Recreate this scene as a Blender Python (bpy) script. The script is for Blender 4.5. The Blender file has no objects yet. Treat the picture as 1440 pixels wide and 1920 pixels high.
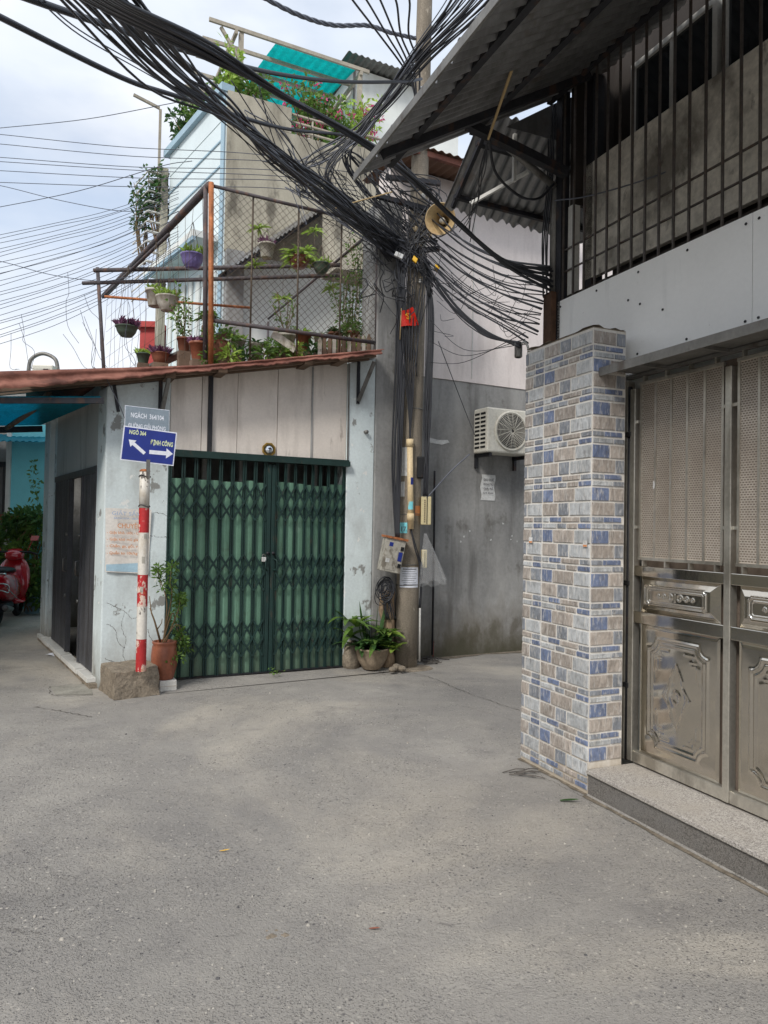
import bpy, math, random
from mathutils import Vector, Matrix
R_ = math.radians
rnd = random.Random(7)
scene = bpy.context.scene
COL = scene.collection

# ---------------------------------------------------------------- camera
FOC, EYE = 1340.0, 1.6                     # focal length in photograph pixels, eye height
PITCH, ROLL = R_(1.2), R_(1.05)
_f = Vector((0, math.cos(PITCH), math.sin(PITCH))); _r = Vector((1, 0, 0)); _u = _r.cross(_f)
CR = _r*math.cos(ROLL) + _u*math.sin(ROLL); CU = -_r*math.sin(ROLL) + _u*math.cos(ROLL)
CAM = Vector((0, 0, EYE))
cd = bpy.data.cameras.new('camera'); cam = bpy.data.objects.new('camera', cd); COL.objects.link(cam)
cd.sensor_fit = 'VERTICAL'; cd.sensor_height = 24.0; cd.lens = 24.0*FOC/1920.0
cd.clip_start = 0.05; cd.clip_end = 2000
cam.matrix_world = Matrix(((CR.x, CU.x, -_f.x, 0), (CR.y, CU.y, -_f.y, 0), (CR.z, CU.z, -_f.z, EYE), (0, 0, 0, 1)))
scene.camera = cam

# ---------------------------------------------------------------- sky, sun, exposure
SUN_AZ, SUN_EL = R_(207), R_(42)           # azimuth clockwise from +Y
world = bpy.data.worlds.new('World'); scene.world = world; world.use_nodes = True
wt = world.node_tree; wt.nodes.clear()
def wn(t, **k):
    n = wt.nodes.new(t)
    for a, b in k.items(): setattr(n, a, b)
    return n
wo = wn('ShaderNodeOutputWorld'); wb = wn('ShaderNodeBackground'); wb.inputs['Strength'].default_value = 0.1
sky = wn('ShaderNodeTexSky', sky_type='NISHITA', sun_disc=False, sun_elevation=SUN_EL, sun_rotation=SUN_AZ, air_density=1.0, dust_density=1.5)
tc = wn('ShaderNodeTexCoord'); mp = wn('ShaderNodeMapping'); mp.inputs['Scale'].default_value = (1.0, 1.0, 2.4)
mp.inputs['Location'].default_value = (0.35, 0.1, 0.55)
nz = wn('ShaderNodeTexNoise'); nz.inputs['Scale'].default_value = 2.3; nz.inputs['Detail'].default_value = 8; nz.inputs['Roughness'].default_value = 0.52
nz2 = wn('ShaderNodeTexNoise'); nz2.inputs['Scale'].default_value = 1.6; nz2.inputs['Detail'].default_value = 5
cr = wn('ShaderNodeValToRGB'); cr.color_ramp.elements[0].position = 0.26; cr.color_ramp.elements[1].position = 0.50; cr.color_ramp.elements[0].color = (.5, .5, .5, 1)
cc = wn('ShaderNodeValToRGB'); cc.color_ramp.elements[0].position = 0.38; cc.color_ramp.elements[1].position = 0.60
cc.color_ramp.elements[0].color = (0.33, 0.385, 0.47, 1); cc.color_ramp.elements[1].color = (0.52, 0.535, 0.56, 1)
sc8 = wn('ShaderNodeVectorMath', operation='SCALE'); sc8.inputs['Scale'].default_value = 10.2
mx = wn('ShaderNodeMix', data_type='RGBA')
for a, b in ((tc.outputs['Generated'], mp.inputs['Vector']), (mp.outputs[0], nz.inputs['Vector']), (mp.outputs[0], nz2.inputs['Vector']),
             (nz.outputs['Fac'], cr.inputs['Fac']), (nz2.outputs['Fac'], cc.inputs['Fac']), (cc.outputs['Color'], sc8.inputs[0]),
             (cr.outputs['Color'], mx.inputs[0]), (sky.outputs['Color'], mx.inputs[6]), (sc8.outputs[0], mx.inputs[7]),
             (mx.outputs[2], wb.inputs['Color']), (wb.outputs[0], wo.inputs['Surface'])):
    wt.links.new(a, b)
sd = bpy.data.lights.new('sun', 'SUN'); sd.energy = 1.5; sd.angle = R_(14); sd.color = (1.0, 0.965, 0.91)
sun = bpy.data.objects.new('sun', sd); COL.objects.link(sun)
_sv = Vector((math.sin(SUN_AZ)*math.cos(SUN_EL), math.cos(SUN_AZ)*math.cos(SUN_EL), math.sin(SUN_EL)))
sun.rotation_euler = _sv.to_track_quat('Z', 'Y').to_euler()
vs = scene.view_settings; vs.view_transform = 'Standard'; vs.look = 'None'; vs.gamma = 1.0; vs.use_curve_mapping = False
vs.exposure = 1.0
scene.cycles.max_bounces = 8; scene.cycles.transparent_max_bounces = 24

# ---------------------------------------------------------------- places: frames and pixel rays
def ray(px, py): return _f + CR*((px-720)/FOC) + CU*((960-py)/FOC)
class Frame:
    def __init__(s, o, deg):
        s.o = Vector((o[0], o[1], 0)); s.a = R_(deg)
        s.X = Vector((math.cos(s.a), math.sin(s.a), 0)); s.Y = Vector((-math.sin(s.a), math.cos(s.a), 0)); s.Z = Vector((0, 0, 1))
    def loc(s, p): v = Vector(p)-s.o; return Vector((v.dot(s.X), v.dot(s.Y), v.dot(s.Z)))
    def wor(s, p): return s.o + s.X*p[0] + s.Y*p[1] + s.Z*p[2]
    def on(s, ax, val, px, py):
        n = {'x': s.X, 'y': s.Y, 'z': s.Z}[ax]; d = ray(px, py)
        t = (val-(CAM-s.o).dot(n))/d.dot(n); return s.loc(CAM+d*t)
WF = Frame((0, 0), 0)                       # the street itself
RB = Frame((1.575, 4.536), -67)             # right-hand house: x along its gate towards us, y into the house
SH = Frame((-2.69, 6.86), 26.5)             # corner shop: x along its front, y into the shop
PW = Frame((0.554, 8.773), 27.2)            # grey house behind the pole
def W(px, py, Y): return WF.on('y', Y, px, py)

# ---------------------------------------------------------------- mesh builder
class MB:
    def __init__(s): s.v = []; s.f = []; s.mi = []; s.cur = 0
    def add(s, vs, fs):
        n = len(s.v); s.v += [tuple(p) for p in vs]; s.f += [tuple(i+n for i in f) for f in fs]; s.mi += [s.cur]*len(fs); return s
    def box(s, x0, x1, y0, y1, z0, z1):
        return s.hexa([(x0,y0,z0),(x1,y0,z0),(x1,y1,z0),(x0,y1,z0),(x0,y0,z1),(x1,y0,z1),(x1,y1,z1),(x0,y1,z1)])
    def hexa(s, p): return s.add(p, [(0,3,2,1),(4,5,6,7),(0,1,5,4),(1,2,6,5),(2,3,7,6),(3,0,4,7)])
    def obox(s, c, a, b, d):                # centre and three half-axis vectors
        c, a, b, d = Vector(c), Vector(a), Vector(b), Vector(d)
        return s.hexa([c-a-b-d, c+a-b-d, c+a+b-d, c-a+b-d, c-a-b+d, c+a-b+d, c+a+b+d, c-a+b+d])
    def bar(s, p, q, w, h=None, up=(0, 0, 1)):   # rectangular bar from p to q
        p, q = Vector(p), Vector(q); d = (q-p); h = h or w; up = Vector(up)
        if abs(d.normalized().dot(up)) > .98: up = Vector((0, 1, 0))
        sx = d.cross(up).normalized(); uz = sx.cross(d).normalized()
        return s.obox((p+q)/2, d/2, sx*(w/2)*-1, uz*(h/2)) if True else s
    def tube(s, pts, r, n=8, cap=True, closed=False):
        pts = [Vector(p) for p in pts]; m = len(pts); rr = r if isinstance(r, (list, tuple)) else [r]*m
        t0 = (pts[1]-pts[0]).normalized(); a = Vector((0, 0, 1)) if abs(t0.z) < .9 else Vector((1, 0, 0))
        nx = t0.cross(a).normalized(); base = len(s.v)
        for i, p in enumerate(pts):
            t = (pts[(i+1) % m if closed else min(i+1, m-1)]-pts[i-1 if closed else max(i-1, 0)])
            if t.length < 1e-9: t = t0
            t.normalize(); nx = (nx-t*nx.dot(t))
            if nx.length < 1e-6: nx = t.orthogonal()
            nx.normalize(); ny = t.cross(nx)
            for k in range(n):
                an = 2*math.pi*k/n; s.v.append(tuple(p+(nx*math.cos(an)+ny*math.sin(an))*rr[i]))
        for i in range(m if closed else m-1):
            j = (i+1) % m
            for k in range(n):
                l = (k+1) % n; s.f.append((base+i*n+k, base+i*n+l, base+j*n+l, base+j*n+k)); s.mi.append(s.cur)
        if cap and not closed:
            s.f.append(tuple(base+k for k in reversed(range(n)))); s.f.append(tuple(base+(m-1)*n+k for k in range(n))); s.mi += [s.cur]*2
        return s
    def lathe(s, prof, c=(0, 0, 0), n=24, rip=0, ripn=0, closed_top=False):
        base = len(s.v)
        for (r, z) in prof:
            for k in range(n):
                a = 2*math.pi*k/n; q = r*(1+rip*math.cos(ripn*a)) if ripn else r
                s.v.append((c[0]+q*math.cos(a), c[1]+q*math.sin(a), c[2]+z))
        for i in range(len(prof)-1):
            for k in range(n):
                l = (k+1) % n; s.f.append((base+i*n+k, base+i*n+l, base+(i+1)*n+l, base+(i+1)*n+k)); s.mi.append(s.cur)
        s.f.append(tuple(base+k for k in reversed(range(n)))); s.mi.append(s.cur)
        s.f.append(tuple(base+(len(prof)-1)*n+k for k in range(n))); s.mi.append(s.cur)
        return s
    def prism(s, poly, o, a, b, d):          # polygon (u,v) on axes a,b from o, thickness vector d
        o, a, b, d = Vector(o), Vector(a), Vector(b), Vector(d); n = len(poly)
        P = [o+a*u+b*v for u, v in poly]
        return s.add(P+[p+d for p in P], [tuple(reversed(range(n))), tuple(range(n, 2*n))]+[(i, (i+1) % n, n+(i+1) % n, n+i) for i in range(n)])
    def grid(s, fn, nu, nv):                 # fn(u,v) -> point, u,v in 0..1
        base = len(s.v)
        for j in range(nv+1):
            for i in range(nu+1): s.v.append(tuple(fn(i/nu, j/nv)))
        for j in range(nv):
            for i in range(nu):
                a = base+j*(nu+1)+i; s.f.append((a, a+1, a+nu+2, a+nu+1)); s.mi.append(s.cur)
        return s
    def sheet(s, fn, nu, nv, t):             # grid with thickness vector t
        t = Vector(t); s.grid(fn, nu, nv); s.grid(lambda u, v: Vector(fn(1-u, v))+t, nu, nv)
        rim = [(i/nu, 0) for i in range(nu)]+[(1, j/nv) for j in range(nv)]+[(1-i/nu, 1) for i in range(nu)]+[(0, 1-j/nv) for j in range(nv)]
        P = [Vector(fn(*q)) for q in rim]; n = len(P)
        return s.add(P+[p+t for p in P], [(i, n+i, n+(i+1) % n, (i+1) % n) for i in range(n)])
    def leaf(s, p, d, L, w, nrm=None, droop=0.0, seg=1):
        p, d = Vector(p), Vector(d).normalized(); nrm = Vector(nrm) if nrm else Vector((rnd.uniform(-1, 1), rnd.uniform(-1, 1), rnd.uniform(.2, 1)))
        sx = d.cross(nrm)
        if sx.length < 1e-4: sx = d.orthogonal()
        sx.normalize(); up = sx.cross(d)
        if seg == 1:
            m = p+d*L*.45
            return s.add([p, m+sx*w*.5+up*w*.12, p+d*L-up*w*.2*0-Vector((0, 0, droop*L)), m-sx*w*.5+up*w*.12], [(0, 1, 2), (0, 2, 3)])
        vs = []; 
        for i in range(seg+1):
            u = i/seg; c = p+d*L*u-Vector((0, 0, droop*L*u*u)); ww = w*.5*(math.sin(math.pi*(.12+.88*u))**.7 if i < seg else 0.02)
            vs += [c-sx*ww+up*ww*.35, c, c+sx*ww+up*ww*.35]
        fs = []
        for i in range(seg):
            a = 3*i; fs += [(a, a+1, a+4, a+3), (a+1, a+2, a+5, a+4)]
        return s.add(vs, fs)

BASE = {}
def _mesh(mb, name, mats, off, smooth):
    me = bpy.data.meshes.new(name)
    me.from_pydata([(v[0]-off[0], v[1]-off[1], v[2]-off[2]) for v in mb.v], [], mb.f)
    for m in (mats if isinstance(mats, (list, tuple)) else [mats]): me.materials.append(m)
    if any(mb.mi): me.polygons.foreach_set('material_index', mb.mi)
    if smooth: me.polygons.foreach_set('use_smooth', [True]*len(me.polygons))
    me.update(); return me
def props(o, label=None, cat=None, group=None, kind=None):
    for k, v in (('label', label), ('category', cat), ('group', group), ('kind', kind)):
        if v: o[k] = v
    return o
def thing(name, label, cat, frame=WF, base=(0, 0, 0), group=None):
    o = bpy.data.objects.new(name, None); COL.objects.link(o); o.empty_display_size = .1
    o.location = frame.wor(base); o.rotation_euler = (0, 0, frame.a); BASE[o.name] = Vector(base)
    return props(o, label, cat, group)
def root(o):
    while o.parent: o = o.parent
    return o
def bev(o, w, seg=2):
    m = o.modifiers.new('edge', 'BEVEL'); m.width = w; m.segments = seg; m.limit_method = 'ANGLE'; m.angle_limit = R_(40); return o
def part(mb, name, mat, parent, smooth=False, bevel=0, label=None, kind=None):
    o = bpy.data.objects.new(name, _mesh(mb, name, mat, BASE[root(parent).name], smooth)); COL.objects.link(o); o.parent = parent
    if bevel: bev(o, bevel)
    return props(o, label, None, None, kind)
def solo(mb, name, mat, label, cat, frame=WF, base=(0, 0, 0), smooth=False, bevel=0, group=None, kind=None):
    o = bpy.data.objects.new(name, _mesh(mb, name, mat, base, smooth)); COL.objects.link(o)
    o.location = frame.wor(base); o.rotation_euler = (0, 0, frame.a); BASE[o.name] = Vector(base)
    if bevel: bev(o, bevel)
    return props(o, label, cat, group, kind)
def piece(me, name, parent, loc, rot=(0, 0, 0)):     # shared-mesh repeat inside a thing, loc in frame coordinates
    o = bpy.data.objects.new(name, me); COL.objects.link(o); o.parent = parent
    o.location = Vector(loc)-BASE[root(parent).name]; o.rotation_euler = rot; return o
def dup(rt, loc, rotz, label=None):
    n = rt.copy(); COL.objects.link(n); n.location = loc; n.rotation_euler = (0, 0, rotz)
    if label: n['label'] = label
    for ch in list(rt.children):
        c = ch.copy(); COL.objects.link(c); c.parent = n
        for g in ch.children:
            d = g.copy(); COL.objects.link(d); d.parent = c
    return n
def spline(P, n=8):
    P = [Vector(p) for p in P]; out = []
    Q = [P[0]*2-P[1]]+P+[P[-1]*2-P[-2]]
    for i in range(1, len(Q)-2):
        a, b, c, d = Q[i-1:i+3]
        for k in range(n):
            t = k/n; out.append(.5*((2*b)+(c-a)*t+(2*a-5*b+4*c-d)*t*t+(3*b-a-3*c+d)*t**3))
    return out+[P[-1]]
def text_mb(txt, size, o, a, b, thick=0.002, bold=0.0, align='CENTER', squeeze=1.0, width=None):
    """lettering as a mesh: o = baseline anchor, a = reading direction, b = up"""
    cu = bpy.data.curves.new('lettering', 'FONT'); cu.body = txt; cu.size = size; cu.align_x = align; cu.offset = bold; cu.resolution_u = 2
    ob = bpy.data.objects.new('lettering', cu); me = bpy.data.meshes.new_from_object(ob)
    a, b, o = Vector(a), Vector(b), Vector(o); nrm = a.cross(b).normalized()
    xs = [v.co.x for v in me.vertices]
    if width and xs:
        squeeze = width/max(1e-6, max(xs)-min(xs))
    mb = MB(); mb.add([o+a*(v.co.x*squeeze)+b*v.co.y+nrm*thick for v in me.vertices], [tuple(p.vertices) for p in me.polygons])
    bpy.data.objects.remove(ob); bpy.data.curves.remove(cu); bpy.data.meshes.remove(me); return mb

# ---------------------------------------------------------------- materials
def srgb(r, g, b): return tuple(((c/255)/12.92 if c/255 <= .04045 else ((c/255+.055)/1.055)**2.4) for c in (r, g, b))+(1,)
def mat(name, col, rough=.75, metal=0, var=.18, scale=2.5, fine=.10, fscale=45, bump=.0, bscale=60, bdist=.01, layers=(), spec=.4, rand=0, trans=0, coat=0, stretch=(1, 1, 1), damp=()):
    """col: base colour. layers: (colour, (sx,sy,sz), lo, hi, amount) stains, peeling and grime with outlines of their own"""
    m = bpy.data.materials.new(name); m.use_nodes = True; t = m.node_tree; N = t.nodes; Lk = t.links.new
    b = N['Principled BSDF']; b.inputs['Roughness'].default_value = rough; b.inputs['Metallic'].default_value = metal
    b.inputs['Specular IOR Level'].default_value = spec
    if coat: b.inputs['Coat Weight'].default_value = coat
    tcn = N.new('ShaderNodeTexCoord'); co = tcn.outputs['Object']
    if rand:
        oi = N.new('ShaderNodeObjectInfo'); va = N.new('ShaderNodeVectorMath'); va.operation = 'MULTIPLY_ADD'
        va.inputs[1].default_value = (1, 1, 1); cx = N.new('ShaderNodeCombineXYZ')
        mu = N.new('ShaderNodeMath'); mu.operation = 'MULTIPLY'; mu.inputs[1].default_value = 37.0
        Lk(oi.outputs['Random'], mu.inputs[0])
        for i in range(3): Lk(mu.outputs[0], cx.inputs[i])
        Lk(co, va.inputs[0]); Lk(cx.outputs[0], va.inputs[2]); co = va.outputs[0]
    def noise(sc, vec=(1, 1, 1), det=5, ro=.55):
        n = N.new('ShaderNodeTexNoise'); n.inputs['Scale'].default_value = sc; n.inputs['Detail'].default_value = det; n.inputs['Roughness'].default_value = ro
        if vec != (1, 1, 1):
            mp = N.new('ShaderNodeMapping'); mp.inputs['Scale'].default_value = vec; Lk(co, mp.inputs['Vector']); Lk(mp.outputs[0], n.inputs['Vector'])
        else: Lk(co, n.inputs['Vector'])
        return n.outputs['Fac']
    def mul(cin, fac, amt):                  # colour times (1-amt .. 1+amt)
        mr = N.new('ShaderNodeMapRange'); mr.inputs['From Min'].default_value = .3; mr.inputs['From Max'].default_value = .7
        mr.inputs['To Min'].default_value = 1-amt; mr.inputs['To Max'].default_value = 1+amt*.75; Lk(fac, mr.inputs['Value'])
        v = N.new('ShaderNodeVectorMath'); v.operation = 'SCALE'
        if isinstance(cin, tuple): v.inputs[0].default_value = cin[:3]
        else: Lk(cin, v.inputs[0])
        Lk(mr.outputs[0], v.inputs['Scale']); return v.outputs[0]
    c = tuple(col)
    c = mul(c, noise(scale, stretch), var)
    if fine: c = mul(c, noise(fscale, stretch, 3), fine)
    if rand: c = mul(c, oi.outputs['Random'], rand)
    for i, (lc, vec, lo, hi, amt) in enumerate(layers):
        f = noise(1.0, vec, 7, .62); mr = N.new('ShaderNodeMapRange'); mr.inputs['From Min'].default_value = lo-.055; mr.inputs['From Max'].default_value = hi-.055
        mr.inputs['To Max'].default_value = amt; Lk(f, mr.inputs['Value'])
        x = N.new('ShaderNodeMix'); x.data_type = 'RGBA'; Lk(mr.outputs[0], x.inputs[0]); Lk(c, x.inputs[6]); x.inputs[7].default_value = tuple(lc)[:3]+(1,); c = x.outputs[2]
    for (lc, z0, z1, amt) in damp:           # rising-damp and splash stains: ragged outline along the wall's foot
        sp = N.new('ShaderNodeSeparateXYZ'); Lk(tcn.outputs['Object'], sp.inputs[0]); nn = noise(1.0, (3.2, 3.2, 1.6), 8, .65)
        ma = N.new('ShaderNodeMath'); ma.operation = 'MULTIPLY_ADD'; Lk(nn, ma.inputs[0]); ma.inputs[1].default_value = -2.2*(z1-z0)-.25; Lk(sp.outputs['Z'], ma.inputs[2])
        mr = N.new('ShaderNodeMapRange'); off = -.5*(2.2*(z1-z0)+.25); mr.inputs['From Min'].default_value = z1+off; mr.inputs['From Max'].default_value = z0+off; mr.inputs['To Max'].default_value = amt; Lk(ma.outputs[0], mr.inputs['Value'])
        x = N.new('ShaderNodeMix'); x.data_type = 'RGBA'; Lk(mr.outputs[0], x.inputs[0]); Lk(c, x.inputs[6]); x.inputs[7].default_value = tuple(lc)[:3]+(1,); c = x.outputs[2]
    Lk(c, b.inputs['Base Color'])
    if bump:
        bp = N.new('ShaderNodeBump'); bp.inputs['Strength'].default_value = bump; bp.inputs['Distance'].default_value = bdist
        Lk(noise(bscale, stretch, 6, .6), bp.inputs['Height']); Lk(bp.outputs[0], b.inputs['Normal'])
    if trans: b.inputs['Transmission Weight'].default_value = trans
    m['nodes_colour'] = 1
    return m
def leafmat(name, col, var=.45, glow=.35):
    m = mat(name, col, rough=.5, var=var, scale=9, fine=.25, fscale=60, spec=.35, rand=.12); t = m.node_tree; b = t.nodes['Principled BSDF']
    tr = t.nodes.new('ShaderNodeBsdfTranslucent'); mx = t.nodes.new('ShaderNodeMixShader'); mx.inputs[0].default_value = glow
    src = b.inputs['Base Color'].links[0].from_socket; t.links.new(src, tr.inputs['Color']); out = t.nodes['Material Output']
    t.links.new(b.outputs[0], mx.inputs[1]); t.links.new(tr.outputs[0], mx.inputs[2]); t.links.new(mx.outputs[0], out.inputs['Surface']); return m
DUST = srgb(150, 138, 122)
M = {}
M['plaster_blue'] = mat('pale blue whitewash', srgb(206, 215, 215), .85, var=.10, scale=1.6, fine=.06, bump=.25, bscale=35, layers=[
    (srgb(150, 150, 146), (2.2, 2.2, 1.1), .56, .72, .55), (srgb(116, 112, 106), (5, 5, 3.4), .66, .69, .8), (srgb(222, 222, 218), (7, 7, 7), .69, .71, .9)], damp=[(srgb(140, 136, 128), .0, .55, .7), (srgb(104, 98, 88), .0, .16, .8)])
M['panel_board'] = mat('stained cement board', srgb(218, 208, 198), .9, var=.12, scale=1.3, fine=.05, bump=.1, layers=[
    (srgb(150, 138, 128), (5, 5, .8), .56, .78, .5), (srgb(112, 98, 86), (9, 9, 2.0), .68, .76, .6)], rand=.07)
M['side_board'] = mat('grey side board', srgb(176, 176, 172), .9, var=.1, scale=1.3, fine=.05, layers=[(srgb(120, 116, 110), (5, 5, .9), .58, .75, .5)], rand=.06)
M['cement'] = mat('bare cement render', srgb(140, 139, 137), .9, var=.22, scale=1.4, fine=.12, fscale=24, bump=.35, bscale=20, layers=[
    (srgb(176, 174, 170), (1.6, 1.6, .7), .52, .70, .55), (srgb(84, 82, 79), (5, 5, .55), .56, .74, .6), (srgb(70, 64, 54), (2.4, 2.4, 1.6), .64, .72, .55), (srgb(198, 196, 190), (14, 14, 9), .76, .78, .7)], damp=[(srgb(96, 88, 74), .1, .75, .75), (srgb(70, 68, 50), .0, .34, .8)])
M['concrete_pole'] = mat('old concrete pole', srgb(138, 128, 114), .92, var=.2, scale=2.2, fine=.2, fscale=70, bump=.5, bscale=55, layers=[
    (srgb(92, 84, 72), (7, 7, .8), .54, .72, .6), (srgb(176, 166, 150), (12, 12, 5), .66, .72, .6)])
M['concrete_rough'] = mat('rough concrete block', srgb(142, 130, 114), .95, var=.28, scale=6, fine=.25, fscale=60, bump=.9, bscale=26, bdist=.02, layers=[(srgb(92, 82, 70), (7, 7, 7), .54, .68, .6)])
M['pink_wall'] = mat('pinkish painted wall', srgb(224, 214, 209), .85, var=.08, scale=1.2, fine=.04, bump=.1, layers=[(srgb(166, 154, 148), (3, 3, .7), .6, .78, .5)])
M['grout'] = mat('pale grout', srgb(216, 211, 203), .9, var=.12, fine=.1, layers=[(srgb(176, 164, 146), (5, 5, 3), .60, .72, .5)], damp=[(srgb(166, 152, 132), .02, .22, .8)])
for k, c in dict(tile_light=(176, 178, 179), tile_brown=(164, 154, 145), tile_dark=(134, 138, 145), tile_blue=(108, 120, 148)).items():
    M[k] = mat(k.replace('_', ' ')+' glazed stone face', srgb(*c), .48, var=.2, scale=14, fine=.2, fscale=50, bump=.9, bscale=24, bdist=.012, stretch=(1, 1, .55), rand=.10, spec=.5,
               layers=[(srgb(206, 202, 196), (60, 60, 16), .57, .70, .55), (srgb(96, 92, 92), (50, 50, 12), .60, .72, .5)])
M['steel'] = mat('polished stainless sheet', srgb(206, 200, 189), .13, 1, var=.06, scale=3, fine=.03, bump=.10, bscale=3.2, bdist=.02, layers=[(srgb(180, 172, 160), (3, 3, 2), .58, .75, .35)])
M['steel_dull'] = mat('dusty stainless tube', srgb(206, 202, 192), .34, .85, var=.12, scale=5, fine=.1, layers=[(srgb(120, 112, 100), (7, 7, 3), .55, .7, .5)])
M['galv'] = mat('weathered grey steel', srgb(128, 126, 122), .55, .6, var=.2, scale=6, fine=.12, layers=[(srgb(84, 70, 58), (8, 8, 3), .62, .72, .6)])
M['granite'] = None
M['band'] = mat('white painted metal sheet', srgb(244, 244, 242), .5, 0, var=.05, scale=1.2, fine=.02, bump=.06, bscale=2.5, bdist=.03, layers=[(srgb(166, 168, 168), (4, 4, .7), .62, .8, .35), (srgb(120, 112, 104), (12, 12, 9), .74, .78, .45)])
M['zinc_under'] = mat('old corrugated zinc sheet', srgb(146, 146, 146), .42, .65, var=.2, scale=2, fine=.1, layers=[(srgb(104, 84, 66), (3, 3, 3), .62, .72, .6), (srgb(92, 90, 88), (1.2, 6, 1.2), .5, .7, .6)])
M['dark_steel'] = mat('dark painted steel', srgb(46, 46, 50), .6, .3, var=.3, scale=8, fine=.2, layers=[(srgb(84, 60, 46), (9, 9, 4), .62, .7, .6)])
M['bar_steel'] = mat('grey brown window bar', srgb(92, 86, 82), .55, .4, var=.25, scale=8, fine=.2, layers=[(srgb(104, 74, 54), (12, 12, 6), .58, .7, .5)])
M['parapet'] = mat('mouldy grey parapet board', srgb(220, 214, 202), .95, var=.25, scale=1.8, fine=.2, fscale=30, bump=.2, layers=[(srgb(78, 72, 64), (3, 3, 2.2), .54, .70, .7), (srgb(60, 54, 46), (9, 9, 5), .66, .74, .6)])
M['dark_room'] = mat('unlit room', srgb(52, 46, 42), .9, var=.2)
M['white_frame'] = mat('white window frame', srgb(200, 198, 192), .5, var=.08)
M['green_frame'] = mat('dark green gate steel', srgb(24, 50, 46), .65, var=.25, scale=6, fine=.15, layers=[(srgb(70, 58, 46), (14, 14, 5), .66, .74, .5)], rand=.1)
M['green_strip'] = mat('faded green gate strip', srgb(112, 150, 127), .8, var=.14, scale=4, fine=.08, layers=[(srgb(92, 124, 104), (22, 22, .9), .54, .70, .6), (srgb(146, 170, 150), (9, 9, 2), .66, .75, .4), (srgb(70, 74, 60), (6, 6, 5), .62, .74, .5)], rand=.16, damp=[(srgb(92, 92, 76), -.05, .5, .6)])
M['grey_slat'] = mat('grey folding door steel', srgb(84, 84, 87), .5, .45, var=.2, scale=5, fine=.12, layers=[(srgb(60, 56, 54), (14, 14, 1.2), .54, .68, .6)], rand=.14)
M['rust_roof'] = mat('rusty red roof sheet', srgb(118, 74, 62), .75, .1, var=.25, scale=3, fine=.2, fscale=30, bump=.15, layers=[(srgb(158, 108, 92), (2.0, 2.0, 7), .54, .66, .7), (srgb(70, 44, 38), (3, 3, 9), .60, .70, .7)])
M['rust_pipe'] = mat('rusty pipe', srgb(172, 108, 68), .7, .2, var=.3, scale=8, fine=.25, layers=[(srgb(96, 58, 40), (14, 14, 4), .58, .70, .6)])
M['dark_pipe'] = mat('dark weathered pipe', srgb(82, 76, 78), .75, .1, var=.3, scale=8, fine=.25, layers=[(srgb(118, 84, 64), (10, 10, 4), .58, .70, .6)])
M['wire'] = mat('galvanised fence wire', srgb(96, 84, 72), .6, .5, var=.2)
M['cable'] = mat('black cable sheath', srgb(36, 37, 42), .48, var=.25, scale=5, fine=.1, spec=.5, rand=.25, layers=[(srgb(66, 66, 70), (6, 6, 6), .58, .75, .4)])
M['cable_grey'] = mat('grey cable sheath', srgb(92, 95, 104), .5, var=.2, scale=5, rand=.2)
M['thin_wire'] = mat('thin sky wire', srgb(70, 74, 84), .6, var=.1)
M['terracotta'] = mat('glazed terracotta', srgb(140, 84, 62), .45, var=.2, scale=6, fine=.15, layers=[(srgb(104, 52, 36), (8, 8, 3), .56, .7, .5)])
M['pot_white'] = mat('dirty white pot', srgb(190, 184, 172), .7, var=.2, scale=8, layers=[(srgb(116, 104, 84), (9, 9, 6), .5, .68, .7)], rand=.12)
M['pot_brown'] = mat('brown clay pot', srgb(122, 76, 56), .8, var=.25, scale=8, rand=.2)
M['pot_purple'] = mat('purple plastic pot', srgb(120, 108, 160), .45, var=.15, scale=8)
M['pot_green'] = mat('mossy green pot', srgb(78, 92, 78), .7, var=.2, scale=8)
M['pot_stone'] = mat('fluted stone bowl', srgb(150, 134, 114), .85, var=.2, scale=8, fine=.15, bump=.3, layers=[(srgb(96, 84, 68), (8, 8, 4), .55, .7, .5)])
M['soil'] = mat('potting soil', srgb(60, 46, 36), .95, var=.3, scale=20, bump=.5)
M['leaf'] = leafmat('leaf green', srgb(104, 136, 62)); M['leaf_light'] = leafmat('leaf light green', srgb(156, 184, 82))
M['leaf_dark'] = leafmat('leaf dark green', srgb(70, 104, 56)); M['leaf_purple'] = leafmat('leaf purple', srgb(126, 84, 112)); M['petal'] = leafmat('pink petal', srgb(222, 84, 140))
M['stem'] = mat('brown stem', srgb(112, 92, 66), .9, var=.2); M['dry_twig'] = mat('dry twig', srgb(172, 148, 108), .9, var=.2)
M['white_paint'] = mat('chipped white paint', srgb(212, 206, 196), .6, var=.1, scale=5, fine=.08, layers=[(srgb(70, 62, 56), (16, 16, 9), .66, .69, .9), (srgb(170, 150, 120), (7, 7, 3), .58, .7, .5)])
M['red_paint'] = mat('chipped red paint', srgb(176, 44, 46), .55, var=.18, scale=6, fine=.1, layers=[(srgb(214, 196, 180), (12, 12, 8), .60, .63, .9), (srgb(196, 120, 60), (9, 9, 5), .64, .7, .6)])
M['sign_blue'] = mat('blue sign vinyl', srgb(36, 52, 132), .45, var=.16, scale=5, fine=.04, bump=.25, bscale=9, bdist=.01)
M['sign_grey'] = mat('faded grey sign', srgb(130, 142, 152), .5, var=.08, scale=4)
M['sign_white'] = mat('white sign vinyl', srgb(226, 228, 236), .5, var=.05)
M['sign_cream'] = mat('cream sign letters', srgb(214, 222, 176), .5, var=.08)
M['banner'] = mat('faded banner cloth', srgb(218, 212, 204), .6, var=.06, scale=3, bump=.2, bscale=5, bdist=.03)
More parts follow.
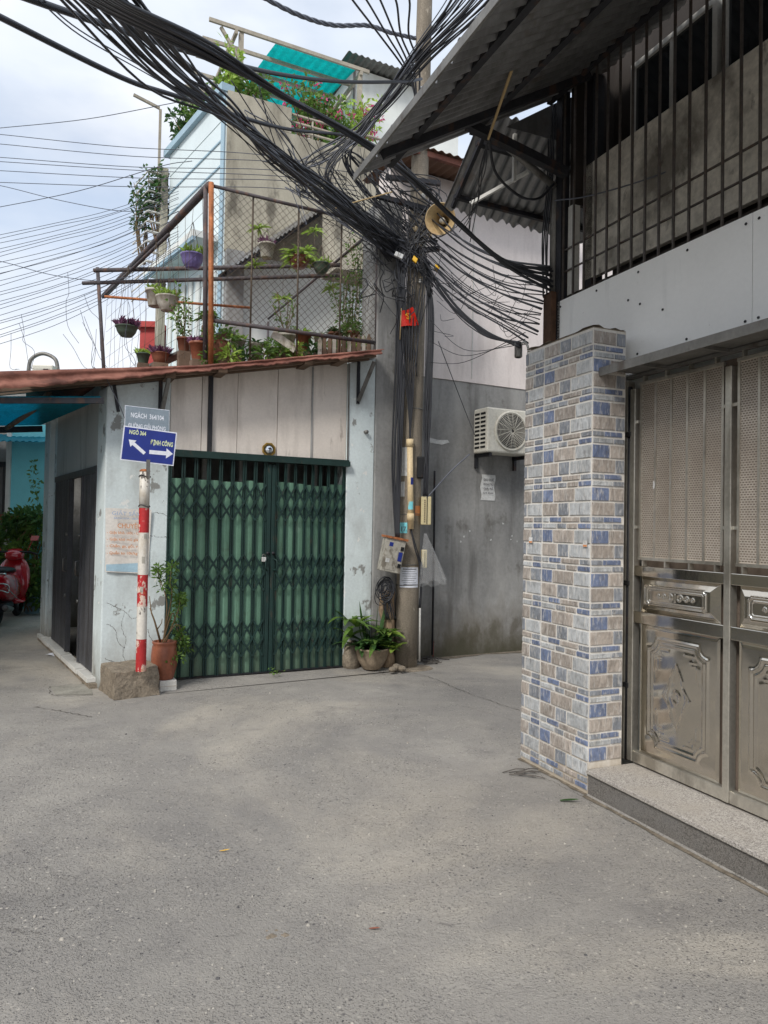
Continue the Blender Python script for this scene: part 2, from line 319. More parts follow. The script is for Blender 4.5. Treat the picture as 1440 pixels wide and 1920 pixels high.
M['banner_blue'] = mat('banner pale blue print', srgb(164, 192, 206), .6, var=.08); M['banner_grey'] = mat('banner faded letters', srgb(168, 182, 204), .6, var=.08)
M['banner_orange'] = mat('banner orange letters', srgb(204, 138, 92), .6, var=.1)
M['white_tile'] = mat('white threshold tile', srgb(206, 204, 198), .5, var=.1, fine=.06, layers=[(srgb(130, 120, 106), (9, 9, 9), .6, .7, .5)], rand=.06)
M['white_brick'] = mat('white painted brick', srgb(216, 212, 204), .85, var=.1, fine=.12, bump=.7, bscale=60, layers=[(srgb(120, 110, 98), (14, 14, 14), .66, .7, .6)])
M['pvc'] = mat('cream pvc pipe', srgb(222, 198, 156), .45, var=.08, scale=5, layers=[(srgb(150, 130, 100), (14, 14, 4), .64, .72, .5)])
M['ivory_box'] = mat('ivory plastic box', srgb(206, 192, 150), .5, var=.1)
M['meter_box'] = mat('grimy white meter box', srgb(170, 165, 154), .6, var=.15, scale=9, fine=.15, layers=[(srgb(86, 76, 62), (16, 16, 8), .58, .68, .7)])
M['ac_white'] = mat('aged white air conditioner', srgb(210, 206, 194), .45, var=.06, layers=[(srgb(160, 140, 110), (6, 6, 2), .62, .75, .5)])
M['black'] = mat('black plastic', srgb(24, 24, 26), .5, var=.2)
M['paper'] = mat('weathered paper', srgb(206, 206, 204), .85, var=.12, scale=9, bump=.2, layers=[(srgb(150, 146, 140), (12, 12, 12), .58, .72, .5)])
M['ink'] = mat('printed ink', srgb(70, 70, 80), .8, var=.1)
M['flag_red'] = leafmat('red flag cloth', srgb(206, 44, 30), .1, .3); M['gold'] = mat('golden yellow print', srgb(226, 176, 44), .5, var=.1)
M['brass'] = mat('aged brass', srgb(176, 142, 70), .35, .8, var=.25, scale=14); M['mirror'] = mat('mirror glass', srgb(220, 224, 228), .03, 1, var=.02, fine=0)
M['horn'] = mat('cream horn speaker', srgb(178, 154, 112), .55, var=.15, scale=6, layers=[(srgb(140, 108, 70), (7, 7, 7), .55, .7, .6)])
M['turquoise'] = leafmat('turquoise plastic sheet', srgb(34, 158, 180), .15, .6)
M['turq_wall'] = mat('turquoise wall paint', srgb(132, 216, 226), .85, var=.12, scale=1.2, fine=.05)
M['teal_sheet'] = leafmat('teal roof sheet', srgb(60, 212, 210), .10, .8)
M['pergola'] = mat('weathered timber', srgb(160, 152, 138), .85, var=.2, scale=6, fine=.15, stretch=(1, 1, 1))
M['blue_house'] = mat('light blue house paint', srgb(206, 217, 220), .8, var=.06, scale=.8, fine=.03); M['blue_trim'] = mat('blue trim', srgb(152, 176, 190), .7, var=.08)
M['raw_concrete'] = mat('stained raw concrete', srgb(172, 166, 150), .95, var=.18, scale=.9, fine=.08, bump=.2, layers=[(srgb(104, 98, 86), (1.5, 1.5, .6), .52, .68, .65), (srgb(74, 70, 64), (3, 3, 1.2), .62, .72, .6)])
M['white_wall'] = mat('white house wall', srgb(216, 218, 214), .85, var=.06, fine=.03, layers=[(srgb(170, 168, 160), (2, 2, .8), .58, .75, .4)])
M['red_house'] = mat('red painted metal', srgb(170, 56, 52), .6, var=.12)
M['scooter_red'] = mat('red scooter paint', srgb(176, 24, 38), .22, var=.08, coat=.6, spec=.6); M['chrome'] = mat('chrome', srgb(200, 200, 200), .12, 1, var=.05)
M['rubber'] = mat('tyre rubber', srgb(28, 28, 30), .85, var=.2, bump=.3); M['bucket'] = mat('blue grey bucket', srgb(116, 140, 150), .5, var=.1)
M['red_light'] = mat('tail light red', srgb(150, 20, 24), .2, var=.1, coat=.5)
M['timber_dark'] = mat('grey brown plank', srgb(120, 100, 84), .9, var=.25, scale=7, rand=.2)
M['brown_metal'] = mat('brown roof metal', srgb(110, 82, 66), .75, var=.2)

def special_granite(k=1.0):
    m = bpy.data.materials.new('speckled granite'); m.use_nodes = True; t = m.node_tree; N = t.nodes; b = N['Principled BSDF']; b.inputs['Roughness'].default_value = .55
    tcn = N.new('ShaderNodeTexCoord'); v = N.new('ShaderNodeTexVoronoi'); v.inputs['Scale'].default_value = 190; t.links.new(tcn.outputs['Object'], v.inputs['Vector'])
    n = N.new('ShaderNodeTexNoise'); n.inputs['Scale'].default_value = 90; n.inputs['Detail'].default_value = 4; t.links.new(tcn.outputs['Object'], n.inputs['Vector'])
    r = N.new('ShaderNodeValToRGB'); e = r.color_ramp.elements; e[0].position = .0; e[0].color = srgb(96, 90, 86); e[1].position = 1; e[1].color = srgb(200, 195, 188)
    for p, c in ((.3, (138, 133, 128)), (.55, (166, 160, 153)), (.8, (184, 179, 172))): q = e.new(p); q.color = srgb(*c)
    t.links.new(v.outputs['Color'], r.inputs['Fac']); x = N.new('ShaderNodeMix'); x.data_type = 'RGBA'; x.inputs[7].default_value = srgb(164, 156, 146)
    n2 = N.new('ShaderNodeTexNoise'); n2.inputs['Scale'].default_value = 5; n2.inputs['Detail'].default_value = 6; t.links.new(tcn.outputs['Object'], n2.inputs['Vector'])
    mr = N.new('ShaderNodeMapRange'); mr.inputs['From Min'].default_value = .42; mr.inputs['From Max'].default_value = .7; mr.inputs['To Max'].default_value = .55
    t.links.new(n2.outputs['Fac'], mr.inputs['Value']); t.links.new(mr.outputs[0], x.inputs[0]); t.links.new(r.outputs['Color'], x.inputs[6]); t.links.new(x.outputs[2], b.inputs['Base Color'])
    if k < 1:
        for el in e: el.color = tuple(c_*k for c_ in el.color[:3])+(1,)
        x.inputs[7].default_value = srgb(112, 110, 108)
    return m
M['granite'] = special_granite(); M['granite_dark'] = special_granite(.42)  # dark copy for the riser: polished finish, with its shading put into the colour
def special_perf():
    m = mat('perforated grey steel sheet', srgb(184, 174, 162), .55, .3, var=.14, scale=3, fine=.1, layers=[(srgb(142, 128, 114), (2, 2, 1.4), .52, .70, .5)]); t = m.node_tree; N = t.nodes; Lk = t.links.new
    tcn = N.new('ShaderNodeTexCoord'); sp = N.new('ShaderNodeSeparateXYZ'); Lk(tcn.outputs['Object'], sp.inputs[0])
    def mth(op, a, b=None):
        n = N.new('ShaderNodeMath'); n.operation = op
        for i, q in enumerate((a, b)):
            if q is None: continue
            if isinstance(q, (int, float)): n.inputs[i].default_value = q
            else: Lk(q, n.inputs[i])
        return n.outputs[0]
    zz = mth('MULTIPLY', sp.outputs['Z'], 1/.013); row = mth('FLOOR', zz); odd = mth('MULTIPLY', mth('MODULO', row, 2), .5)
    xx = mth('ADD', mth('MULTIPLY', sp.outputs['X'], 1/.019), odd)
    fx = mth('ABSOLUTE', mth('SUBTRACT', mth('FRACT', mth('ADD', xx, 100)), .5)); fz = mth('ABSOLUTE', mth('SUBTRACT', mth('FRACT', zz), .5))
    hole = mth('MULTIPLY', mth('LESS_THAN', fx, .33), mth('LESS_THAN', fz, .24))
    tr = N.new('ShaderNodeBsdfTransparent'); mx = N.new('ShaderNodeMixShader'); Lk(hole, mx.inputs[0]); Lk(N['Principled BSDF'].outputs[0], mx.inputs[1]); Lk(tr.outputs[0], mx.inputs[2])
    Lk(mx.outputs[0], N['Material Output'].inputs['Surface']); return m
M['perforated'] = special_perf()
def special_bag():
    m = bpy.data.materials.new('clear plastic film'); m.use_nodes = True; t = m.node_tree; N = t.nodes; b = N['Principled BSDF']; b.inputs['Roughness'].default_value = .18
    b.inputs['Base Color'].default_value = (.8, .8, .8, 1); tcn = N.new('ShaderNodeTexCoord'); n = N.new('ShaderNodeTexNoise'); n.inputs['Scale'].default_value = 9; t.links.new(tcn.outputs['Object'], n.inputs['Vector'])
    bp = N.new('ShaderNodeBump'); bp.inputs['Strength'].default_value = .9; bp.inputs['Distance'].default_value = .03; t.links.new(n.outputs['Fac'], bp.inputs['Height']); t.links.new(bp.outputs[0], b.inputs['Normal'])
    tr = N.new('ShaderNodeBsdfTransparent'); mx = N.new('ShaderNodeMixShader'); mx.inputs[0].default_value = .11; t.links.new(tr.outputs[0], mx.inputs[1]); t.links.new(b.outputs[0], mx.inputs[2])
    t.links.new(mx.outputs[0], N['Material Output'].inputs['Surface']); return m
M['film'] = special_bag()
def special_glass(): 
    m = mat('dark window glass', srgb(40, 44, 48), .08, 0, var=.2, spec=.8); return m
M['glass'] = special_glass()
def special_road():
    m = bpy.data.materials.new('worn asphalt and dust'); m.use_nodes = True; t = m.node_tree; N = t.nodes; Lk = t.links.new; b = N['Principled BSDF']; b.inputs['Roughness'].default_value = .88; b.inputs['Specular IOR Level'].default_value = .3
    tcn = N.new('ShaderNodeTexCoord'); co = tcn.outputs['Object']
    def noise(sc, det=6, ro=.6, w=0):
        n = N.new('ShaderNodeTexNoise'); n.inputs['Scale'].default_value = sc; n.inputs['Detail'].default_value = det; n.inputs['Roughness'].default_value = ro; n.inputs['Distortion'].default_value = w; Lk(co, n.inputs['Vector']); return n.outputs['Fac']
    def rng(f, lo, hi, a=0., z=1.):
        r = N.new('ShaderNodeMapRange'); r.inputs['From Min'].default_value = lo; r.inputs['From Max'].default_value = hi; r.inputs['To Min'].default_value = a; r.inputs['To Max'].default_value = z; Lk(f, r.inputs['Value']); return r.outputs[0]
    def mixc(f, a, c):
        x = N.new('ShaderNodeMix'); x.data_type = 'RGBA'; Lk(f, x.inputs[0])
        for i, q in ((6, a), (7, c)):
            if isinstance(q, tuple): x.inputs[i].default_value = q
            else: Lk(q, x.inputs[i])
        return x.outputs[2]
    def voro(sc, feat='F1'):
        v = N.new('ShaderNodeTexVoronoi'); v.feature = feat; v.inputs['Scale'].default_value = sc; Lk(co, v.inputs['Vector']); return v
    def mth(op, a, bb):
        n = N.new('ShaderNodeMath'); n.operation = op
        for i, q in enumerate((a, bb)):
            if isinstance(q, (int, float)): n.inputs[i].default_value = q
            else: Lk(q, n.inputs[i])
        return n.outputs[0]
    c = mixc(rng(noise(.55, 7), .34, .66), srgb(142, 138, 133), srgb(178, 172, 163))
    c = mixc(rng(noise(2.4, 7, .65), .4, .72, 0, .45), c, srgb(136, 132, 129))
    c = mixc(rng(noise(.34, 6, .6, .6), .5, .66, 0, .85), c, srgb(204, 194, 178))            # dry dust
    c = mixc(rng(noise(1.1, 9, .75, .5), .56, .68, 0, .55), c, srgb(124, 120, 117))
    c = mixc(rng(noise(9, 6, .7, .8), .62, .70, 0, .55), c, srgb(104, 100, 98))
    c = mixc(rng(noise(4.5, 7, .7, 1.2), .63, .72, 0, .5), c, srgb(200, 192, 179))
    # aggregate: pale and dark chips
    ag = rng(noise(.8, 4), .36, .62, .25, 1.)
    v1 = voro(115); vs1 = N.new('ShaderNodeSeparateColor'); Lk(v1.outputs['Color'], vs1.inputs[0])
    chip = rng(v1.outputs['Distance'], .25, .42, 1, 0)
    lightc = mth('MULTIPLY', mth('MULTIPLY', chip, rng(vs1.outputs[0], .80, .84)), ag); darkc = mth('MULTIPLY', mth('MULTIPLY', chip, rng(vs1.outputs[1], .70, .76)), ag)
    c = mixc(mth('MULTIPLY', lightc, .75), c, srgb(206, 200, 190)); c = mixc(mth('MULTIPLY', darkc, .8), c, srgb(84, 83, 84))
    v2 = voro(42); vs2 = N.new('ShaderNodeSeparateColor'); Lk(v2.outputs['Color'], vs2.inputs[0]); chip2 = rng(v2.outputs['Distance'], .18, .34, 1, 0)
    c = mixc(mth('MULTIPLY', mth('MULTIPLY', chip2, rng(vs2.outputs[0], .86, .90)), mth('MULTIPLY', ag, .9)), c, srgb(208, 200, 188))
    c = mixc(mth('MULTIPLY', mth('MULTIPLY', chip2, rng(vs2.outputs[1], .84, .88)), mth('MULTIPLY', ag, .9)), c, srgb(78, 76, 80))
    c = mixc(rng(noise(160, 2), .3, .7, 0, .22), c, srgb(104, 102, 100))
    Lk(c, b.inputs['Base Color'])
    h = mth('ADD', mth('MULTIPLY', noise(70, 6, .7), .6), mth('MULTIPLY', noise(6, 5), .8)); h = mth('ADD', h, mth('MULTIPLY', mth('MULTIPLY', chip, ag), .35))
    bp = N.new('ShaderNodeBump'); bp.inputs['Strength'].default_value = .9; bp.inputs['Distance'].default_value = .018; Lk(h, bp.inputs['Height']); Lk(bp.outputs[0], b.inputs['Normal']); return m
M['road'] = special_road()
M['crack'] = mat('dark crack soil', srgb(92, 87, 82), .95, var=.3, scale=20)
M['dirt_shade'] = mat('grime and contact shade along walls', srgb(122, 112, 98), .95, var=.3, scale=14, fine=.3, bump=.4, layers=[(srgb(92, 84, 72), (20, 20, 20), .52, .62, .7)])  # grime colour with contact shade painted in
# ================================================================ ground
def build_ground():
    mb = MB(); mb.add([(-250, -250, 0), (250, -250, 0), (250, 250, 0), (-250, 250, 0)], [(0, 1, 2, 3)])
    road = solo(mb, 'road', M['road'], None, None, kind='structure')
    def crack(pts, w):
        P = spline(pts, 14); q = MB(); vs = []; fs = []
        for i, p in enumerate(P):
            t = (P[min(i+1, len(P)-1)]-P[max(i-1, 0)]).normalized(); n = Vector((-t.y, t.x, 0)); ww = w*.42*rnd.uniform(.15, 1.2); j = n*rnd.uniform(-.012, .012)
            vs += [p+j-n*ww/2+Vector((0, 0, .004)), p+j+n*ww/2+Vector((0, 0, .004))]
        for i in range(len(P)-1): a = 2*i; fs.append((a, a+2, a+3, a+1))
        q.add(vs, fs); part(q, 'crack', M['crack'], road)
    G = lambda x, y: WF.on('z', 0, x, y)
    crack([G(775, 1262), G(820, 1275), G(852, 1290), G(900, 1308), G(975, 1333)], .022)
    crack([G(64, 1326), G(110, 1333), G(170, 1345)], .03)
    crack([G(92, 1288), G(102, 1305), G(174, 1304)], .016); crack([G(92, 1288), G(140, 1284), G(168, 1283)], .014)
    for pts, w in (([(0, 1742), (40, 1748), (75, 1752)], .010), ([(400, 1760), (440, 1753), (460, 1750)], .006), ([(700, 1290), (850, 1320), (960, 1352)], .005), ([(985, 1440), (1040, 1468), (1100, 1497)], .008), ([(560, 1372), (640, 1380), (700, 1370)], .005)):
        crack([G(*p) for p in pts], w)
    def dirt_shade(pts, w):                           # grime along the foot of walls, its dark tone doubling as contact shadow
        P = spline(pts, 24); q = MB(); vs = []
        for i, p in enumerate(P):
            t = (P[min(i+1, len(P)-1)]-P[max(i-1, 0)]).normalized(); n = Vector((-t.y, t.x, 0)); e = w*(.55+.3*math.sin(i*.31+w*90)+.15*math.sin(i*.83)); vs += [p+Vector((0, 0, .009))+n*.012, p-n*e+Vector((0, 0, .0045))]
        q.add(vs, [(2*i, 2*i+1, 2*i+3, 2*i+2) for i in range(len(P)-1)]); part(q, 'dirt_shade_edge', M['dirt_shade'], road)
    R = lambda x, y: RB.wor((x, y, 0))
    dirt_shade([R(-.675, -.366), R(-.3, -.366), R(.04, -.366)], .022); dirt_shade([R(.05, -.39), R(1.0, -.39), R(2.6, -.39)], .018)
    dirt_shade([SH.wor((-.47, 3.4, 0)), SH.wor((-.2, 1.5, 0)), SH.wor((-.09, .3, 0))], .05); dirt_shade([PW.wor((-.1, -.01, 0)), PW.wor((1.0, -.01, 0)), PW.wor((2.2, -.01, 0))], .12)
    q = MB(); P = [G(94, 1287), G(168, 1283), G(174, 1303), G(104, 1304)]; q.add([p+Vector((0, 0, .0042)) for p in P], [(0, 3, 2, 1)]); part(q, 'drain_slab', mat('drain slab', srgb(150, 146, 136), .9, var=.2, scale=5, fine=.2, bump=.4), road)
    # shallow concrete apron in front of the shop gate and grey wall
    ap = MB(); P = [SH.wor(p) for p in ((.55, -.42, .004), (.55, .15, .05), (3.2, .15, .05), (3.2, -.30, .012))]
    ap.grid(lambda u, v: Vector(P[0]).lerp(P[3], u).lerp(Vector(P[1]).lerp(P[2], u), v)+Vector((0, 0, .004*math.sin(9*u)*v)), 30, 6)
    solo(ap, 'concrete_apron', M['road'], None, None, kind='structure')
    # loose chips and grit
    g = MB()
    for i in range(1300):
        d = rnd.uniform(1.6, 7.5); px = rnd.uniform(-60, 1500); x = (px-720)/FOC*d; s = rnd.uniform(.002, .0055)*(1 if rnd.random() < .93 else 2.0)
        if RB.loc((x, d, 0))[1] > -.42 or SH.loc((x, d, 0))[1] > -.5: continue
        a = rnd.uniform(0, 6.28); c, sn = math.cos(a), math.sin(a); e = rnd.uniform(.5, 1); h = s*rnd.uniform(.4, .9); g.cur = 0 if rnd.random() < .72 else 1
        b = [(1, 0), (.4, e), (-.7, .7*e), (-1, -.2), (0, -e)]
        vs = [(x+s*(u*c-v*sn), d+s*(u*sn+v*c), 0) for u, v in b]+[(x+.6*s*(u*c-v*sn), d+.6*s*(u*sn+v*c), h) for u, v in b]
        g.add(vs, [(5, 6, 7, 8, 9)]+[(k, (k+1) % 5, 5+(k+1) % 5, 5+k) for k in range(5)])
    solo(g, 'grit', [mat('pale stone chip', srgb(176, 170, 160), .9, var=.3, scale=40), mat('dark stone chip', srgb(92, 90, 90), .9, var=.3, scale=40)], 'loose stone chips scattered over the worn road', 'grit', kind='stuff')
    # fallen leaf, twig, bits of litter
    def litter(px, py, name, label, m, L, w, a):
        p = G(px, py); q = MB(); d = Vector((math.cos(a), math.sin(a), .05)); q.leaf(p+Vector((0, 0, .006)), d, L, w, (0, 0, 1), -.12, 6)
        solo(q, name, m, label, name.split('_')[-1], base=p)
    litter(1050, 1503, 'fallen_leaf', 'dark green fallen leaf on the dusty ground by the granite step', M['leaf_dark'], .11, .03, -.2)
    litter(412, 1598, 'dry_leaf', 'small yellow dry leaf lying on the middle of the road', M['gold'], .05, .010, .1)
    litter(692, 1744, 'brown_leaf', 'small reddish brown leaf lying on the road in front', M['terracotta'], .045, .012, -.1)
    p = G(100, 1228); q = MB(); q.sheet(lambda u, v: p+Vector((.11*(u-.5)+.02*v, .16*(v-.5), .008+.012*math.sin(3*u+1))), 5, 5, (0, 0, .001)); solo(q, 'paper_scrap', M['sign_white'], 'white paper scrap lying in the alley beside the threshold tiles', 'paper', base=p)
    p = G(955, 1452); q = MB()
    for k in range(7):
        a = rnd.uniform(-.5, .5); o = Vector((rnd.uniform(-.06, .06), rnd.uniform(-.03, .03), .008)); q.tube([p+o, p+o+Vector((.1*math.cos(a), .1*math.sin(a), .012)), p+o+Vector((.17*math.cos(a), .17*math.sin(a), .004))], .0035, 5)
    solo(q, 'twig_heap', M['crack'], 'dark clump of wet twigs on the road beside the tiled pillar', 'twigs', base=p)
    p = G(520, 1752); q = MB()
    for k in range(9):
        o = p+Vector((rnd.uniform(-.05, .05), rnd.uniform(-.03, .03), 0)); s = rnd.uniform(.005, .014); q.lathe([(s, 0), (s*.8, s*.2), (s*.3, s*.3)], o, 7, .2, 3)
    solo(q, 'mortar_lump', M['concrete_rough'], 'pale crumbled mortar lump stuck to the road in front', 'mortar', base=p)
build_ground()

# ================================================================ right-hand house
def corrugate(mb, x0, x1, A, B, pitch, amp, n=6, axis=0, jag=0.0, t=.004):
    """sheet whose waves run along x0..x1; A,B = (y,z) of the two ends of each ridge"""
    nx = max(6, int(abs(x1-x0)/pitch*n))
    def fn(u, v):
        x = x0+(x1-x0)*u; w = amp*math.sin(2*math.pi*(x-x0)/pitch); y = A[0]+(B[0]-A[0])*v; z = A[1]+(B[1]-A[1])*v+w
        if jag and v == 0: y += jag*math.sin(x*31)+jag*.6*math.sin(x*77)
        return (x, y, z) if axis == 0 else (y, x, z)
    return mb.sheet(fn, nx, 3, (0, 0, t))

def right_house():
    b = (-.78, 0, 0)
    h = thing('house', 'house on the right with a white metal band under dark barred upper windows', 'house', RB, b)
    X1 = 3.1
    mb = MB(); mb.box(-.78, X1, .10, 5.5, 0, 3.27); part(mb, 'wall', M['white_wall'], h)
    # white metal band: three sheets butted together, with rivets
    xs = [-.785, .884, 2.5, X1]
    for i in range(3):
        q = MB(); q.box(xs[i]+.002, xs[i+1]-.002, -.015, .0, 2.60, 3.285); s = part(q, 'white_panel', M['band'], h)
        r = MB()
        for k in range(5):
            for z in (3.24, 2.72):
                x = xs[i]+.04+(xs[i+1]-xs[i]-.08)*k/4; r.prism([(.008*math.cos(a*1.047), .008*math.sin(a*1.047)) for a in range(6)], (x, -.0155, z), (1, 0, 0), (0, 0, 1), (0, -.004, 0))
        for k in range(3):
            r.prism([(.008*math.cos(a*1.047), .008*math.sin(a*1.047)) for a in range(6)], (xs[i]+rnd.uniform(.3, 1.1), -.0155, rnd.uniform(2.85, 3.1)), (1, 0, 0), (0, 0, 1), (0, -.004, 0))
        part(r, 'rivet', M['dark_steel'], s, kind='stuff')
    # upper storey: recessed wall, windows, parapet board
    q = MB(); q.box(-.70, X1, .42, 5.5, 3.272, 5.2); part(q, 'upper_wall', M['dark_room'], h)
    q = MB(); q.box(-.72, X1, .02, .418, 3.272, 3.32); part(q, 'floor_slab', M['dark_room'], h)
    xx = -.70
    for i in range(3):
        q = MB(); q.box(xx, xx+1.25, .15, .19, 3.44, 4.29); part(q, 'parapet_board', M['parapet'], h); xx += 1.252
    for x0, x1 in ((-.46, .30), (.34, 1.08), (1.12, 1.86), (1.9, 2.64)):
        f = MB(); w = .035
        f.box(x0, x1, .36, .41, 4.93, 4.93+w); f.box(x0, x1, .36, .41, 4.0, 4.0+w); f.box(x0, x0+w, .36, .41, 4.0+w, 4.93); f.box(x1-w, x1, .36, .41, 4.0+w, 4.93); f.box((x0+x1)/2-.015, (x0+x1)/2+.015, .365, .405, 4.0+w, 4.93)
        wn_ = part(f, 'window', M['white_frame'], h)
        for a, c in ((x0+w, (x0+x1)/2-.015), ((x0+x1)/2+.015, x1-w)):
            g = MB(); g.box(a, c, .38, .388, 4.0+w, 4.93); part(g, 'pane', M['glass'], wn_)
    # bars
    q = MB(); q.box(-.0065, .0065, -.0065, .0065, 0, 1.66); me = _mesh(q, 'window_bar', M['bar_steel'], (0, 0, 0), False)
    x = -.75; i = 0
    while x < X1:
        piece(me, 'window_bar', h, (x, .004, 3.29), (0, 0, rnd.uniform(-.2, .2))); x += .1185
    for z in (3.50, 3.66):
        q = MB(); q.box(-.76, X1, .012, .026, z, z+.009); part(q, 'cross_bar', M['bar_steel'], h)
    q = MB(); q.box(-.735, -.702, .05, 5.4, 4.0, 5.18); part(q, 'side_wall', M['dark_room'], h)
    for x, y, w_, m_, z0, z1 in ((-.79, .02, .035, 'dark_steel', 3.0, 4.86), (-.70, .06, .03, 'white_frame', 3.29, 3.98), (-.66, .2, .05, 'dark_steel', 3.32, 4.95)):
        q = MB(); q.box(x-w_, x+w_, y-w_, y+w_, z0, z1); part(q, 'corner_post', M[m_], h)
    q = MB(); q.box(-.90, -.80, -.06, .06, 2.98, 3.37); part(q, 'post_bracket', mat('rusty brown bracket', srgb(86, 62, 46), .8, var=.4, scale=12), h, bevel=.006)
    q = MB(); q.tube([(-.845, -.01, 3.37), (-.845, -.01, 4.12), (-.84, .02, 4.22), (-.80, .12, 4.32)], .030, 12); part(q, 'drainpipe', M['galv'], h, True)
    for k in range(4):
        q = MB(); xo = -.91+.022*k; q.tube(spline([(xo, -.05-.02*(k % 2), 3.35), (xo-.012, -.06, 3.8), (xo+.01, -.04, 4.2), (xo, -.02, 4.8)], 5), .006, 6); part(q, 'conduit', M['cable'], h, True)
right_house()

def pillar():
    b = (-.31, -.17, 0)
    t = thing('tiled_pillar', 'gate pillar clad in blue, grey and brown stone-look tiles', 'pillar', RB, b)
    x0, x1, y0, y1, H = -.668, .045, -.358, -.105, 2.85
    q = MB(); q.box(x0, x1, y0, y1, 0, H-.004); part(q, 'core', M['grout'], t)
    c = MB(); n = 14
    c.grid(lambda u, v: (x0+(x1-x0)*u, y0+(y1-y0)*v, H+.012+.007*math.sin(7*u+3*v)*math.sin(5*v+2)+.005*math.sin(23*u+17*v)+rnd.uniform(-.006, .006)), n, 6)
    c.box(x0+.003, x1-.003, y0+.003, y1, H-.004, H+.004); part(c, 'broken_mortar_top', M['concrete_rough'], t)
    rows = [('A', .079, [('tile_dark', 0.000, 0.042), ('tile_light', 0.062, 0.294), ('tile_brown', 0.316, 0.532), ('tile_dark', 0.552, 0.696), ('tile_light', 0.716, 0.991)]),
            ('1', .030, [('tile_brown', 0.000, 0.151), ('tile_dark', 0.167, 0.296), ('tile_light', 0.314, 0.406), ('tile_blue', 0.422, 0.588), ('tile_brown', 0.604, 0.846), ('tile_dark', 0.862, 0.996)]),
            ('2', .030, [('tile_light', 0.000, 0.151), ('tile_blue', 0.167, 0.296), ('tile_light', 0.314, 0.521), ('tile_dark', 0.537, 0.661), ('tile_brown', 0.677, 0.818), ('tile_blue', 0.834, 0.996)]),
            ('B', .079, [('tile_brown', 0.000, 0.116), ('tile_dark', 0.132, 0.296), ('tile_blue', 0.314, 0.462), ('tile_brown', 0.478, 0.771), ('tile_light', 0.787, 0.996)])]
    rows2 = {'A': [('tile_brown', 0, .70), ('tile_dark', .73, 1)], '1': [('tile_dark', 0, .34), ('tile_blue', .37, .92)], '2': [('tile_light', 0, .64), ('tile_dark', .67, 1)], 'B': [('tile_blue', 0, .52), ('tile_brown', .55, 1)]}
    gap = .0115; thick = .006
    def tile(wd, ht, m):
        q = MB(); i = .003; e = [rnd.uniform(-.002, .001) for _ in range(4)]
        q.add([(0, 0, 0), (wd, 0, 0), (wd, 0, ht), (0, 0, ht), (i, -thick+e[0], i), (wd-i, -thick+e[1], i), (wd-i, -thick+e[2], ht-i), (i, -thick+e[3], ht-i)],
              [(4, 5, 6, 7), (0, 1, 5, 4), (1, 2, 6, 5), (2, 3, 7, 6), (3, 0, 4, 7)])
        return _mesh(q, 'tile', M[m], (0, 0, 0), False)
    cache = {}; z = H-.008; FW = x1-x0; SW = .243
    while z > .03:
        for nm, ht, slots in rows:
            z -= ht+gap
            if z < .018: break
            for k, (m, a, c_) in enumerate(slots):
                key = (nm, k, 0)
                if key not in cache: cache[key] = tile((c_-a)*FW-.001, ht, m)
                piece(cache[key], 'tile', t, (x0+a*FW, y0-.0005, z))
            if z < .165: continue
            for k, (m, a, c_) in enumerate(rows2[nm]):
                key = (nm, k, 1)
                if key not in cache: cache[key] = tile((c_-a)*SW, ht, m)
                piece(cache[key], 'tile', t, (x1+.0005, y0+.004+a*SW, z), (0, 0, R_(90)))
    for px, py in ((995, 1015), (1097, 1022)):                                     # small stickers
        p = RB.on('y', y0-.0135, px, py); q = MB(); q.box(p.x-.02, p.x+.02, y0-.0145, y0-.0125, p.z-.012, p.z+.028); s = part(q, 'sticker', M['paper'], t)
        q = MB(); q.box(p.x-.018, p.x+.018, y0-.0155, y0-.0146, p.z-.010, p.z+.002); part(q, 'orange_print', M['banner_orange'], s)
pillar()

def step():
    t = thing('doorstep', 'speckled granite doorstep in front of the stainless gate', 'doorstep', RB, (.05, -.37, 0))
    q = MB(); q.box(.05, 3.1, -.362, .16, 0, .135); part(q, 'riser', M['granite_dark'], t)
    x = .05
    for L in (1.62, 1.43):
        q = MB(); q.box(x, x+L-.003, -.378, .16, .1355, .160); part(q, 'granite_slab', M['granite'], t, bevel=.004); x += L
    # strip of mortar at its foot
    q = MB(); q.grid(lambda u, v: (.05+3.0*u, -.362-.022*v*(.7+.3*math.sin(31*u)+.3*math.sin(83*u)), .008*(1-v)+.0055), 80, 2); part(q, 'mortar_foot', M['road'], t)
step()

